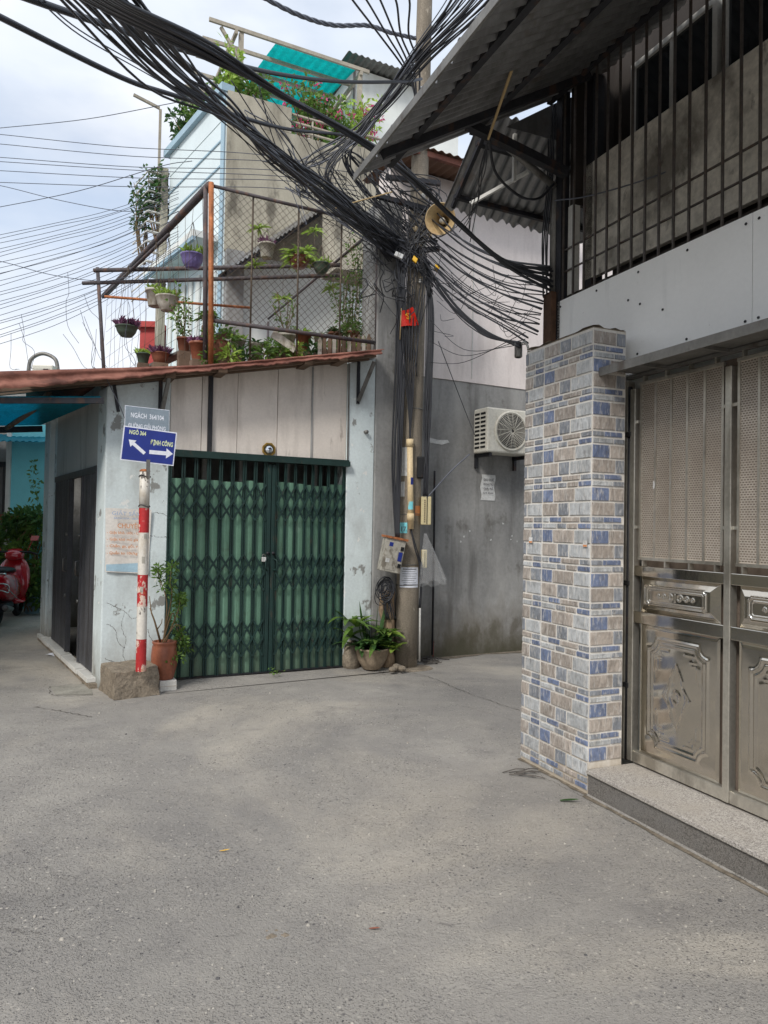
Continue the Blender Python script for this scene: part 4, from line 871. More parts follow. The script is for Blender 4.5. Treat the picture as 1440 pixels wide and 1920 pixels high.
def plate(name, label, corners, y, thick, face_m, edge_m, border=0.0):
    """flat sign from its photographed corners TL,TR,BR,BL standing on plane y of the shop frame"""
    P = [SH.on('y', y, *c) for c in corners]; a = ((P[1]-P[0])+(P[2]-P[3]))/2; b = ((P[0]-P[3])+(P[1]-P[2]))/2
    t = thing(name, label, 'sign', SH, (P[2]+P[3])/2); w, h = a.length, b.length; a.normalize(); b.normalize(); o = (P[0]+P[1]+P[2]+P[3])/4
    q = MB(); q.obox(o, a*w/2, Vector((0, thick/2, 0)), b*h/2); part(q, 'sign_plate', M[edge_m], t)
    if border: q = MB(); q.obox(o-Vector((0, thick/2+.001, 0)), a*(w/2-border), Vector((0, .0009, 0)), b*(h/2-border)); part(q, 'sign_face', M[face_m], t)
    return t, o-Vector((0, thick/2+.0022, 0)), a, b, w, h
def signs():
    t, o, a, b, w, h = plate('street_sign', 'faded grey street name sign partly behind the blue arrow sign', ((234, 760), (318, 769), (316, 838), (233, 830)), -.50, .006, 'sign_grey', 'sign_white', .004)
    def line(s, u, v, size, m, width=None, bold=.0):
        q = text_mb(s, size, o+a*u*w+b*v*h, a, b, .0005, bold, width=width); part(q, 'lettering', M[m], t)
    line('NGÁCH  364/104', .0, .20, .062, 'sign_white', .29, .001); line('ĐƯỜNG GIẢI PHÓNG', .0, -.07, .05, 'sign_white', .33, .001)
    t, o, a, b, w, h = plate('direction_sign', 'blue arrow sign with white border, tilted on the banded post', ((233, 797), (331, 812), (326, 873), (224, 863)), -.56, .005, 'sign_blue', 'sign_white', .010)
    line('NGÕ 364', -.235, .285, .052, 'sign_cream', .145, .0016); line('ĐỊNH CÔNG', .235, .06, .058, 'sign_cream', .20, .002)
    def arrow(u, v, L, ang, sh, hd):
        ca, sa = math.cos(ang), math.sin(ang); pts = [(-L/2, -sh), (L/2-hd, -sh), (L/2-hd, -sh*2.6), (L/2, 0), (L/2-hd, sh*2.6), (L/2-hd, sh), (-L/2, sh)]
        pts = [(x*ca-y*sa, x*sa+y*ca) for x, y in pts]; q = MB(); q.prism(pts, o+a*u*w+b*v*h, a, b, (0, -.0012, 0)); part(q, 'arrow', M['sign_white'], t)
    arrow(-.225, -.06, .185, R_(144), .015, .055); arrow(.24, -.16, .21, R_(2), .018, .06)
    # laundry banner
    P = [SH.on('y', -.045, *c) for c in ((198, 952), (284, 956), (278, 1076), (197, 1072))]
    t = thing('laundry_banner', 'faded white laundry banner with orange lettering on the shop pier', 'banner', SH, (P[2]+P[3])/2)
    cl = lambda u, v: P[3].lerp(P[2], u).lerp(P[0].lerp(P[1], u), v)+Vector((0, -.008*math.sin(3*u+5*v)-.006*math.sin(9*u)*(1-v), 0))
    q = MB(); q.sheet(cl, 16, 20, (0, .002, 0)); part(q, 'cloth', M['banner'], t, True)
    q = MB(); q.grid(lambda u, v: cl(.02+.96*u, .015+(.10+.06*u)*v)+Vector((0, -.0015, 0)), 12, 6); part(q, 'blue_print', M['banner_blue'], t, True)
    o, a, b = P[3]*.0+(P[0]+P[1]+P[2]+P[3])/4-Vector((0, .022, 0)), (P[1]-P[0]).normalized(), (P[0]-P[3]).normalized(); w, h = (P[1]-P[0]).length, (P[0]-P[3]).length
    for s, u, v, size, m, width in (('GIẶT SẤY', -.05, .40, .05, 'banner_grey', .26), ('BÁCH HÓA - 0364', -.05, .34, .022, 'banner_grey', .22), ('CHUYÊN', .03, .20, .062, 'banner_orange', .22), ('- Giặt khô, ướt - Là hơi', -.46, .105, .036, 'banner_orange', .36),
                                    ('- Giặt khô mũ giày da', -.46, .0, .036, 'banner_orange', .35), ('- Chăn, ga, gối, rèm', -.46, -.105, .036, 'banner_orange', .33), ('- Quần áo 10k/kg', -.46, -.215, .036, 'banner_orange', .28)):
        q = text_mb(s, size, o+a*u*w+b*v*h, a, b, .0, .0006, 'CENTER' if u > -.4 else 'LEFT', width=width); part(q, 'lettering', M[m], t)
signs()

# ---------------------------------------------------------------- plants
def bush(mb, c, r, n, size, up=.3, flat=1.0):
    for _ in range(n):
        d = Vector((rnd.gauss(0, 1), rnd.gauss(0, 1), rnd.gauss(0, 1)*flat)).normalized(); p = Vector(c)+Vector((d.x*r[0], d.y*r[1], d.z*r[2]))*rnd.random()**.45
        mb.leaf(p, d+Vector((0, 0, up))+Vector((rnd.uniform(-.6, .6), rnd.uniform(-.6, .6), rnd.uniform(-.6, .3))), size*rnd.uniform(.6, 1.3), size*.5*rnd.uniform(.7, 1.2), droop=rnd.uniform(0, .3))
def pot_mesh(q, p, r, h, kind, rip=0, ripn=0, n=22):
    prof = {'cone': [(r*.68, 0), (r*.70, h*.02), (r*.96, h*.86), (r*1.06, h*.87), (r*1.06, h), (r*.92, h), (r*.88, h*.9)],
            'bowl': [(r*.55, 0), (r*.55, h*.06), (r*.62, h*.1), (r*.85, h*.45), (r*.98, h*.88), (r*1.05, h*.92), (r*1.05, h), (r*.94, h), (r*.9, h*.9)],
            'barrel': [(r*.70, 0), (r*.74, h*.05), (r*.95, h*.35), (r*1.0, h*.6), (r*.93, h*.85), (r*.86, h*.92), (r*.93, h*.95), (r*.93, h), (r*.8, h), (r*.78, h*.93)]}[kind]
    q.lathe(prof, p, n, rip, ripn)
def potted(name, label, frame, p, r, h, kind, m, group=None, cat='potted plant', rip=0, ripn=0):
    p = Vector(p); t = thing(name, label, cat, frame, p, group); q = MB(); pot_mesh(q, p, r, h, kind, rip, ripn, 48 if ripn else 22); part(q, 'pot', M[m], t, True)
    q = MB(); q.lathe([(r*.88, 0), (r*.5, h*.03), (r*.1, h*.04)], p+Vector((0, 0, h*.9)), 16); part(q, 'soil', M['soil'], t); return t
def shrub_pot():
    p = Vector((WB.x-.02, WB.y+.10, .106)); t = potted('potted_shrub', 'straggly green shrub in a glazed terracotta jar beside the banded post', SH, p, .125, .36, 'barrel', 'terracotta')
    S = lambda px, py: SH.on('y', p.y, px, py)
    tops = [((318, 1200), (312, 1130), (300, 1085), (296, 1068)), ((320, 1200), (322, 1120), (318, 1090), (324, 1062)), ((322, 1200), (330, 1150), (336, 1130), (338, 1120)), ((318, 1205), (330, 1170), (345, 1200), (347, 1215)), ((316, 1205), (322, 1150), (332, 1175), (338, 1200))]
    lf = MB(); q = MB()
    for k, br in enumerate(tops):
        P = [S(*c)+Vector((0, rnd.uniform(-.05, .05), 0)) for c in br]; P[0] = p+Vector((rnd.uniform(-.03, .03), rnd.uniform(-.03, .03), .33)); sp = spline(P, 6); q.tube(sp, [.008*(1-.7*i/len(sp)) for i in range(len(sp))], 6)
        for c in sp[8:]: bush(lf, c, (.045, .045, .035), 9, .045)
        bush(lf, sp[-1], (.06, .06, .04), 34, .05)
    for px, py in ((325, 1225), (333, 1230), (318, 1238)): bush(lf, S(px, py)-Vector((0, .1, 0)), (.05, .04, .03), 14, .045)
    part(q, 'stem', M['stem'], t, True); part(lf, 'foliage', M['leaf'], t)
    q = MB(); q.tube([S(301, 1200)+Vector((0, 0, -.02)), S(290, 1165), S(281, 1140)], [.012, .009, .005], 6); q.tube([S(290, 1165), S(284, 1150), S(280, 1118)], [.008, .006, .004], 6); q.tube([S(295, 1180), S(303, 1168), S(304, 1160)], [.006, .004, .003], 5); part(q, 'bare_branch', M['stem'], t, True)
shrub_pot()
def planter():
    p = WF.on('z', .035, 697, 1254); p.y -= .13; t = potted('potted_plant', 'fluted stone bowl of long green leaves standing beside the utility pole', WF, p+Vector((0, .16, 0)), .185, .23, 'bowl', 'pot_stone', rip=.025, ripn=22)
    c = p+Vector((0, .16, .21)); l1, l2, l3 = MB(), MB(), MB()
    for k in range(8):                                                                # striped sword leaves
        a = rnd.uniform(0, 6.28); l1.leaf(c+Vector((math.cos(a)*.06, math.sin(a)*.06, 0)), Vector((math.cos(a)*.18, math.sin(a)*.18, 1)), rnd.uniform(.25, .55), .045, Vector((math.cos(a+1), math.sin(a+1), 0)), 0, 5)
    def rosette(o, n, L, w, m, dr=.55):
        for k in range(n):
            a = k*2.4+rnd.uniform(-.3, .3); e = rnd.uniform(.25, 1.2); m.leaf(o, Vector((math.cos(a), math.sin(a), e)), L*rnd.uniform(.85, 1.4), w*1.15, (0, 0, 1), dr*rnd.uniform(.5, 1.2), 6)
    for dx, dz, n, L, m in ((-.30, .12, 9, .28, l2), (-.34, .30, 8, .30, l2), (-.22, .25, 9, .30, l2), (-.24, .27, 4, .2, l3), (-.08, .04, 10, .30, l1), (.06, .06, 10, .28, l2), (.12, .18, 9, .22, l2), (.20, .10, 10, .24, l1), (.25, .16, 6, .2, l3), (.30, .0, 8, .20, l3), (.16, .0, 12, .26, l2), (-.16, .0, 10, .30, l1), (.02, .02, 14, .28, l1)):
        rosette(c+Vector((dx*.8, -.02+rnd.uniform(-.05, .05), dz)), n, L, .055, m)
        q = MB()
    part(l1, 'dark_leaves', M['leaf_dark'], t, True); part(l2, 'leaves', M['leaf'], t, True); part(l3, 'young_leaves', M['leaf_light'], t, True)
    q = MB()
    for dx, dz in ((-.18, .25), (.10, .18), (.2, .12), (.24, .02)): q.tube([c+Vector((dx*.2, 0, -.02)), c+Vector((dx*.7, -.02, dz*.6)), c+Vector((dx*.8, -.02, dz))], .006, 5)
    part(q, 'stem', M['leaf_dark'], t, True)
    # low weeds sprouting at the gate's foot
    for k, (px, py, n, s) in enumerate(((615, 1235, 120, 1.0), (515, 1255, 26, .4))):
        g = WF.on('z', .05, px, py+10); q = MB()
        for _ in range(n): a = rnd.uniform(0, 6.28); o = g+Vector((rnd.gauss(0, .10*s), rnd.gauss(0, .03), rnd.random()**2*.26*s)); q.leaf(o, Vector((math.cos(a), math.sin(a), .5)), .035, .016, droop=.2)
        solo(q, 'weed_tuft', M['leaf'], ('leafy green weeds climbing at the right foot of the green gate', 'small weed sprouting below the meeting of the green gate leaves')[k], 'weed', base=g)
    for k, (dx, r) in enumerate(((.27, .055), (.33, .045), (.22, .04))):
        o = p+Vector((dx, .12-.05*k, 0)); q = MB(); q.lathe([(r*.8, 0), (r, r*.4), (r*.8, r*.9), (r*.3, r*1.15)], o, 9, .12, 3); solo(q, 'stone', M['concrete_rough'], ('large', 'middle', 'small')[k]+' stone lying between the stone bowl and the utility pole', 'stone', base=o)
    # plaster stub at the foot of the pier
    q = MB(); o = SH.on('y', -.06, 660, 1250); q.lathe([(.11, 0), (.11, .15), (.085, .27), (.03, .33)], (o.x, -.02, .0), 14, .05, 3); solo(q, 'cement_stump', M['concrete_rough'], 'rounded cement stump at the foot of the shop pier behind the stone bowl', 'stump', SH, (o.x, -.02, 0), True)
planter()
# ================================================================ grey house behind the pole
def grey_house():
    t = thing('grey_house', 'house with a bare grey cement wall below and pinkish paint above, behind the utility pole', 'house', PW, (0, 0, 0))
    q = MB(); q.box(-.6, 4.2, 0, .3, 0, 3.45); part(q, 'cement_wall', M['cement'], t)
    q = MB(); q.box(-.62, 4.2, -.012, .3, 3.452, 5.95); part(q, 'pink_wall', M['pink_wall'], t)
    q = MB(); q.box(.58, .592, -.018, -.0125, 3.5, 5.9); part(q, 'wall_joint', M['white_frame'], t)
    q = MB(); q.sheet(lambda u, v: (-.7+2.6*u, -.55+1.2*v, 5.95+.05*v+.012*math.sin(u*150)), 120, 2, (0, 0, .004)); part(q, 'roof_sheet', M['brown_metal'], t, True)
    q = MB(); q.box(-.7, 1.9, -.50, -.45, 5.88, 5.945); part(q, 'roof_beam', M['rust_roof'], t)
    q = MB(); q.box(-.2, 3.0, 2.6, 3.2, 5.6, 7.6); part(q, 'upper_block', M['raw_concrete'], t)
    p = PW.on('y', 0, 914, 915); q = MB(); q.grid(lambda u, v: (p.x-.11+.22*u+.012*math.sin(v*9), -.006-.012*v*(1-u), p.z-.16+.33*v), 8, 8); po = part(q, 'poster', M['paper'], t, True)
    for k, (s, sz) in enumerate((('CHO THUÊ', .04), ('PHÒNG TRỌ', .034), ('GIÁ RẺ', .034), ('LH: 0364', .03))):
        q = text_mb(s, sz, (p.x, -.021, p.z+.09-.055*k), (1, 0, 0), (0, 0, 1), 0, .0005, width=.15); part(q, 'lettering', M['ink'], po)
    p = PW.on('y', 0, 822, 828); q = MB(); q.prism([(-.15, -.02), (.05, -.035), (.16, .0), (.13, .03), (.0, .02), (-.15, .04)], (p.x, -.003, p.z), (1, 0, 0), (0, 0, 1), (0, -.002, 0)); part(q, 'torn_paper', M['paper'], t)
    q = MB()
    for k in range(8): a = PW.on('y', 0, rnd.uniform(845, 970), rnd.uniform(970, 1020)); q.prism([(rnd.uniform(.004, .02)*math.cos(i*1.2), rnd.uniform(.004, .02)*math.sin(i*1.2)) for i in range(5)], (a.x, -.003, a.z), (1, 0, 0), (0, 0, 1), (0, -.0015, 0))
    part(q, 'paper_flecks', M['paper'], t, kind='stuff')
    # conduit down the corner and a rusty strip
    q = MB(); q.tube([(.06, -.03, .05), (.06, -.03, 1.5), (.05, -.03, 2.3)], .012, 6); part(q, 'conduit', M['dark_steel'], t, True)
grey_house()

def air_conditioner():
    x0, x1, yf, yb, z0, z1 = .60, 1.40, -.35, -.05, 2.545, 3.10
    t = thing('air_conditioner', 'aged white air conditioner unit on the grey cement wall', 'air conditioner', PW, (x0, yb, z0))
    q = MB(); q.box(x0, x1, yf, yb, z0, z1); part(q, 'casing', M['ac_white'], t, bevel=.02)
    for k in range(9):
        for j in (0, 1):
            z = z0+.055+k*.052; y = yb-.035-j*.125; q = MB(); q.box(x0-.004, x0+.006, y-.10, y, z, z+.026); part(q, 'side_vent', M['black'], t)
    c = Vector((x0+.36, yf, (z0+z1)/2)); n = 40
    q = MB(); q.tube([c+Vector((.235*math.cos(k/n*6.283), -.004, .235*math.sin(k/n*6.283))) for k in range(n)], .016, 8, closed=True); f = part(q, 'fan_rim', M['ac_white'], t, True)
    q = MB(); q.prism([(.228*math.cos(k/n*6.283), .228*math.sin(k/n*6.283)) for k in range(n)], c+Vector((0, -.001, 0)), (1, 0, 0), (0, 0, 1), (0, -.003, 0)); part(q, 'fan_well', M['dark_steel'], f)
    g = MB()
    for r in [.03+.0185*i for i in range(11)]: g.tube([c+Vector((r*math.cos(k/n*6.283), -.016-.02*(1-r/.23), r*math.sin(k/n*6.283))) for k in range(n)], .0028, 4, closed=True)
    for k in range(16): a = k/16*6.283; g.tube([c+Vector((.02*math.cos(a), -.038, .02*math.sin(a))), c+Vector((.232*math.cos(a+.35), -.014, .232*math.sin(a+.35)))], .003, 4)
    part(g, 'fan_grille', M['ac_white'], f, True, kind='stuff')
    for k in range(4):
        b = MB(); a = k*math.pi/2+.3; b.leaf(c+Vector((0, -.006, 0)), Vector((math.cos(a), 0, math.sin(a))), .2, .14, (0, 1, 0), 0, 4); part(b, 'fan_blade', M['galv'], f)
    for x in (x0+.05, x1-.15):
        q = MB(); q.box(x, x+.04, yf+.02, 0, z0-.045, z0-.004); q.box(x, x+.04, -.04, -.006, z0-.18, z0+.28); part(q, 'bracket', M['dark_steel'], t)
air_conditioner()

# ================================================================ utility pole and what hangs on it
PB = Vector((.275, 8.20, 0)); PT = Vector((.375, 8.20, 8.6))
def pole():
    t = thing('utility_pole', 'weathered concrete utility pole wrapped in black cables', 'pole', WF, PB)
    q = MB(); n = 14; q.tube([PB.lerp(PT, k/n) for k in range(n+1)], [.135-.052*k/n for k in range(n+1)], 28); part(q, 'shaft', M['concrete_pole'], t, True)
    q = MB(); q.lathe([(.26, 0), (.24, .012), (.15, .02)], PB+Vector((.03, -.02, .001)), 20, .12, 3); part(q, 'footing', M['concrete_rough'], t)
    for z in (1.75, 1.18, .95, 2.95):
        q = MB(); c = PB.lerp(PT, z/8.6); r = .135-.052*z/8.6+.003; q.tube([c+Vector((r*math.cos(k/20*6.283), r*math.sin(k/20*6.283), .006*math.sin(k/20*6.283+z))) for k in range(20)], .005, 5, closed=True); part(q, 'steel_strap', M['galv'], t, True)
    def wrap(px0, px1, py0, py1, m, nm, label=None):      # paper wrapped on the shaft
        zc0, zc1 = W(770, py1, 8.07).z, W(770, py0, 8.07).z; q = MB()
        def fn(u, v):
            z = zc0+(zc1-zc0)*v; c = PB.lerp(PT, z/8.6); r = .135-.052*z/8.6+.003; x = (px0+(px1-px0)*u-720)/FOC*8.09-c.x; x = max(-r*.98, min(r*.98, x)); return (c.x+x, c.y-math.sqrt(max(0, r*r-x*x)), z)
        q.grid(fn, 12, 4); return part(q, nm, M[m], t, True, label=label)
    wrap(752, 786, 1064, 1102, 'sign_white', 'notice', 'white printed notice')
    for k in range(8):
        y = 1068+k*4.2; a = 755+rnd.uniform(0, 5); b = 784-rnd.uniform(0, 5); zc = W(770, y, 8.07).z; q = MB()
        def fn(u, v):
            c = PB.lerp(PT, zc/8.6); r = .135-.052*zc/8.6+.0045; x = (a+(b-a)*u-720)/FOC*8.09-c.x; x = max(-r*.98, min(r*.98, x)); return (c.x+x, c.y-math.sqrt(max(0, r*r-x*x)), zc+.005*v*(1 if k not in (0, 7) else 2.2)*(.5+.5*abs(math.sin(u*40))))
        q.grid(fn, 36, 1); part(q, 'printed_line', M['ink'], t)
    wrap(746, 767, 838, 892, 'paper', 'old_poster'); wrap(745, 758, 903, 931, 'paper', 'torn_poster'); wrap(742, 764, 980, 1000, 'turq_wall', 'number_plate', 'turquoise number plate'); wrap(778, 788, 948, 966, 'banner_orange', 'sticker')
    p = W(753, 996, 8.04); q = text_mb('417', .075, p, (1, 0, 0), (0, 0, 1), .0, .001, width=.10); part(q, 'lettering', M['ink'], t)
    # crossarm and clamps up in the tangle
    for z, L, a in ((5.25, .55, .5), (4.75, .42, -.3), (5.55, .4, .2)):
        c = PB.lerp(PT, z/8.6)+Vector((0, -.13, 0)); d = Vector((math.cos(a), math.sin(a), 0)); q = MB(); q.bar(c-d*L, c+d*L*.6, .05, .05); part(q, 'crossarm', M['dark_steel'], t)
    for k in range(6):
        a = rnd.uniform(3.6, 5.9); z = rnd.uniform(4.4, 5.6); c = PB.lerp(PT, z/8.6)+Vector((.15*math.cos(a), .15*math.sin(a), 0)); q = MB(); q.lathe([(.02, -.03), (.028, -.01), (.02, 0), (.028, .012), (.012, .03)], c, 10); part(q, 'insulator', M['white_frame'] if k % 2 else M['pvc'], t, True)
pole()

def pole_items():
    p, e = W(770, 992, 8.02), W(768.5, 826, 8.02)
    t = thing('conduit_pipe', 'cream plastic conduit pipe strapped to the utility pole', 'pipe', WF, p)
    q = MB(); q.tube([p, e], .034, 16); part(q, 'pipe', M['pvc'], t, True)
    for f in (.93, .09): c = p.lerp(e, f); q = MB(); q.tube([c, c+(e-p).normalized()*.085], .041, 16); part(q, 'coupling', M['pvc'], t, True)
    q = MB(); c = p.lerp(e, .22); q.grid(lambda u, v: (c.x+.0348*math.sin(-.9+1.8*u), c.y-.0348*math.cos(-.9+1.8*u), c.z+.09*v), 6, 1); part(q, 'sticker', M['turq_wall'], t, True)
    q = MB(); c = p.lerp(e, .50); q.grid(lambda u, v: (c.x+.0348*math.sin(.1+1.2*u), c.y-.0348*math.cos(.1+1.2*u), c.z+.08*v), 6, 1); part(q, 'sticker', M['sign_blue'], t, True)
    # tilted meter box
    c = W(734, 1041, 7.95); t = thing('meter_box', 'grimy white meter box tilted against the left of the utility pole', 'meter box', WF, c-Vector((0, 0, .2)))
    ax = Vector((.94, .28, -.18)).normalized(); uz = Vector((.17, .02, 1)); uz = (uz-ax*uz.dot(ax)).normalized(); ay = uz.cross(ax)
    q = MB(); q.obox(c, ax*.115, ay*.075, uz*.185); part(q, 'case', M['meter_box'], t, bevel=.008)
    q = MB(); q.obox(c+uz*.195, ax*.13, ay*.095, uz*.012); part(q, 'lid', M['rust_pipe'], t)
    q = MB(); q.obox(c-ax*.025-ay*.077, ax*.072, ay*.003, uz*.16); part(q, 'door', M['meter_box'], t, bevel=.002)
    for u, v in ((.085, .09), (.085, -.10)): q = MB(); q.obox(c+ax*u-ay*.078+uz*v, ax*.018, ay*.004, uz*.022); part(q, 'latch', M['black'], t)
    for u, v, m in ((-.05, .12, 'sign_blue'), (.075, .0, 'sign_blue'), (-.06, -.06, 'paper')): q = MB(); q.obox(c+ax*u-ay*.0815+uz*v, ax*.022, ay*.0008, uz*(.022 if v else .05)); part(q, 'sticker', M[m], t)
    # ivory terminal boxes and black splice case on the right of the pole
    for name, label, px0, px1, py0, py1, m in (('terminal_box', 'ivory plastic terminal box on the right of the utility pole', 789, 809, 931, 984, 'ivory_box'), ('terminal_box', 'small narrow ivory box low on the right of the utility pole', 790, 801, 1031, 1065, 'ivory_box'), ('splice_case', 'black cable splice case on the right of the cream conduit', 781, 799, 856, 896, 'black')):
        a, b = W(px0, py1, 8.08), W(px1, py0, 8.08); t = thing(name, label, 'box', WF, ((a.x+b.x)/2, 8.1, a.z)); w = b.x-a.x
        q = MB(); q.box(a.x, b.x, 8.08, 8.19, a.z, b.z); part(q, 'case', M[m], t, bevel=.01)
        q = MB(); q.box(a.x+w*.55, a.x+w*.62, 8.072, 8.079, a.z+.01, b.z-.01); part(q, 'seam', M['black' if m != 'black' else 'dark_steel'], t)
        if w > .1 and m == 'ivory_box':
            for k in range(12): q = MB(); z = a.z+.03+k*.022; q.box(a.x+w*.30, a.x+w*.42, 8.073, 8.0795, z, z+.011); part(q, 'vent_slot', M['timber_dark'], t)
    # flag with emblem
    P = [W(*c, 8.0) for c in ((753, 583), (774, 577), (785, 609), (752, 612))]; t = thing('flag', 'small red flag with a yellow emblem tied to the utility pole', 'flag', WF, P[3])
    cl = lambda u, v: P[3].lerp(P[2], u).lerp(P[0].lerp(P[1], u), v)+Vector((0, -.025*math.sin(6*u+2*v)*(u+.2), 0))
    q = MB(); q.grid(cl, 14, 12); part(q, 'cloth', M['flag_red'], t, True)
    arc = [(.5+.17*math.cos(a), .60+.17*math.sin(a)) for a in [(-2.6+k*.32) for k in range(13)]]
    def stripe(pts, w, nm):
        q = MB(); vs = []
        for i, (u, v) in enumerate(pts):
            u0, v0 = pts[max(0, i-1)]; u1, v1 = pts[min(len(pts)-1, i+1)]; L = math.hypot(u1-u0, v1-v0); nx, ny = -(v1-v0)/L*w, (u1-u0)/L*w
            vs += [cl(u+nx, v+ny)+Vector((0, -.004, 0)), cl(u-nx, v-ny)+Vector((0, -.004, 0))]
        q.add(vs, [(2*i, 2*i+1, 2*i+3, 2*i+2) for i in range(len(pts)-1)]); part(q, nm, M['gold'], t, True)
    stripe(arc, .028, 'sickle'); stripe([(.36, .74), (.46, .62), (.62, .42)], .022, 'hammer_handle'); stripe([(.32, .66), (.38, .73), (.44, .80)], .045, 'hammer_head')
    q = MB(); q.tube([P[3]+Vector((-.01, 0, -.15)), P[0]+Vector((-.004, 0, .03))], .006, 6); part(q, 'stick', M['dry_twig'], t, True)
    # horn loudspeaker
    c = W(826, 411, 7.75); d = Vector((-.30, -.92, -.22)).normalized(); t = thing('loudspeaker', 'cream horn loudspeaker mounted high beside the utility pole', 'loudspeaker', WF, c)
    rot = d.to_track_quat('Z', 'Y'); q = MB(); prof = [(.035, -.30), (.045, -.2), (.07, -.11), (.12, -.03), (.165, .015), (.172, .018), (.165, .022), (.145, -.02), (.105, -.09), (.055, -.17), (.03, -.24), (.001, -.25)]
    q.lathe(prof, n=28); q.v = [tuple(rot @ Vector(v)+c) for v in q.v]; part(q, 'horn', M['horn'], t, True)
    q = MB(); q.lathe([(.03, -.23), (.032, -.07), (.022, -.05), (.001, -.047)], n=16); q.v = [tuple(rot @ Vector(v)+c) for v in q.v]; part(q, 'inner_cone', M['ac_white'], t, True)
    q = MB(); q.lathe([(.07, -.44), (.075, -.42), (.075, -.31), (.04, -.30)], n=18); q.v = [tuple(rot @ Vector(v)+c) for v in q.v]; part(q, 'driver', M['galv'], t, True)
    q = MB(); q.bar(c-d*.25, c-d*.25+Vector((-.28, .05, -.05)), .03, .03); part(q, 'mount', M['dark_steel'], t)
    # plastic bag
    P = {0: (792, 1003), 1: (801, 1030), 2: (812, 1060), 3: (822, 1085), 4: (818, 1100)}; a = W(794, 1000, 8.0); t = MB()
    def bag(u, v):
        w = .02+.21*v**.9; h = .56*v; an = u*2*math.pi; x = a.x+.02+.10*v+w*.62*math.cos(an); y = 8.0+w*.30*math.sin(an)*(1-.4*v); z = a.z-h-.03*math.sin(3*an)*v+.02*math.cos(an)*v
        cr_ = .02*math.sin(9*an+5*v)*v; return (x+cr_*math.cos(an), y+cr_*math.sin(an), z)
    t.grid(bag, 40, 16); solo(t, 'plastic_bag', M['film'], 'clear plastic bag hanging from the right of the utility pole', 'bag', base=a, smooth=True)
    # coil of black wire, wooden stake under the meter box, red box, thin pipe
    c = W(722, 1110, 7.98); t = MB()
    for k in range(16):
        n = 18; r = rnd.uniform(.04, .085); ph = rnd.uniform(0, 6); ti = rnd.uniform(-.4, .4); o = c+Vector((rnd.uniform(-.03, .03), rnd.uniform(-.02, .02), rnd.uniform(-.05, .08)))
        t.tube([o+Vector((r*math.cos(j/n*6.283), ti*r*math.sin(j/n*6.283), 1.5*r*math.sin(j/n*6.283+ph*.05))) for j in range(n)], .005, 5, closed=True)
    for k in range(14): o = c+Vector((rnd.uniform(-.03, .05), 0, -.05)); t.tube(spline([o, o+Vector((rnd.uniform(-.03, .05), .0, -.12)), o+Vector((rnd.uniform(-.02, .09), .02, -.26))], 4), .004, 5)
    solo(t, 'wire_coil', M['cable'], 'tangled coil of black wire hanging under the meter box', 'wire', base=c, smooth=True)
    b = WF.on('z', 0, 726, 1252); b.y = 8.12; b.x = W(725, 1200, 8.12).x; t = MB(); t.tube([b+Vector((.01*math.sin(k*1.7), .01*math.cos(k*2.1), .11*k)) for k in range(9)], [.085+.008*math.sin(k*2.3) for k in range(9)], 12)
    solo(t, 'wooden_stake', mat('rotten pale timber', srgb(150, 128, 104), .95, var=.3, scale=7, fine=.3, bump=.8, bscale=30, stretch=(1, 1, .3)), 'rotten pale timber stake between the stone bowl and the utility pole', 'stake', base=b, smooth=True)
    a = WF.on('z', 0, 801, 1234); t = thing('red_box', 'dull red box on the ground behind the utility pole', 'box', WF, a+Vector((0, .1, 0)))
    q = MB(); q.box(a.x-.08, a.x+.08, a.y, a.y+.12, .012, .19); part(q, 'body', mat('dull red tin', srgb(118, 62, 52), .8, var=.25, scale=9), t, bevel=.008); q = MB(); q.box(a.x-.084, a.x+.084, a.y-.004, a.y+.124, .191, .205); part(q, 'lid', mat('dull red lid', srgb(104, 58, 48), .8, var=.25, scale=9), t)
    q = MB()
    for k in range(26): o = WF.on('z', 0, rnd.uniform(788, 822), rnd.uniform(1234, 1246)); q.tube([o+Vector((0, 0, .01)), o+Vector((rnd.uniform(-.09, .09), rnd.uniform(-.05, .05), .03)), o+Vector((rnd.uniform(-.15, .15), rnd.uniform(-.06, .06), .006))], .006, 4)
    solo(q, 'dead_leaves', M['crack'], 'dark rotting leaves and twigs at the foot of the grey wall', 'debris', base=WF.on('z', 0, 805, 1240), kind='stuff')
    q = MB(); o = W(786.5, 1240, 8.15); q.tube([o, W(788, 1100, 8.15)], .011, 8); solo(q, 'thin_pipe', M['white_frame'], 'thin white pipe running up the right side of the utility pole foot', 'pipe', base=o, smooth=True)
pole_items()

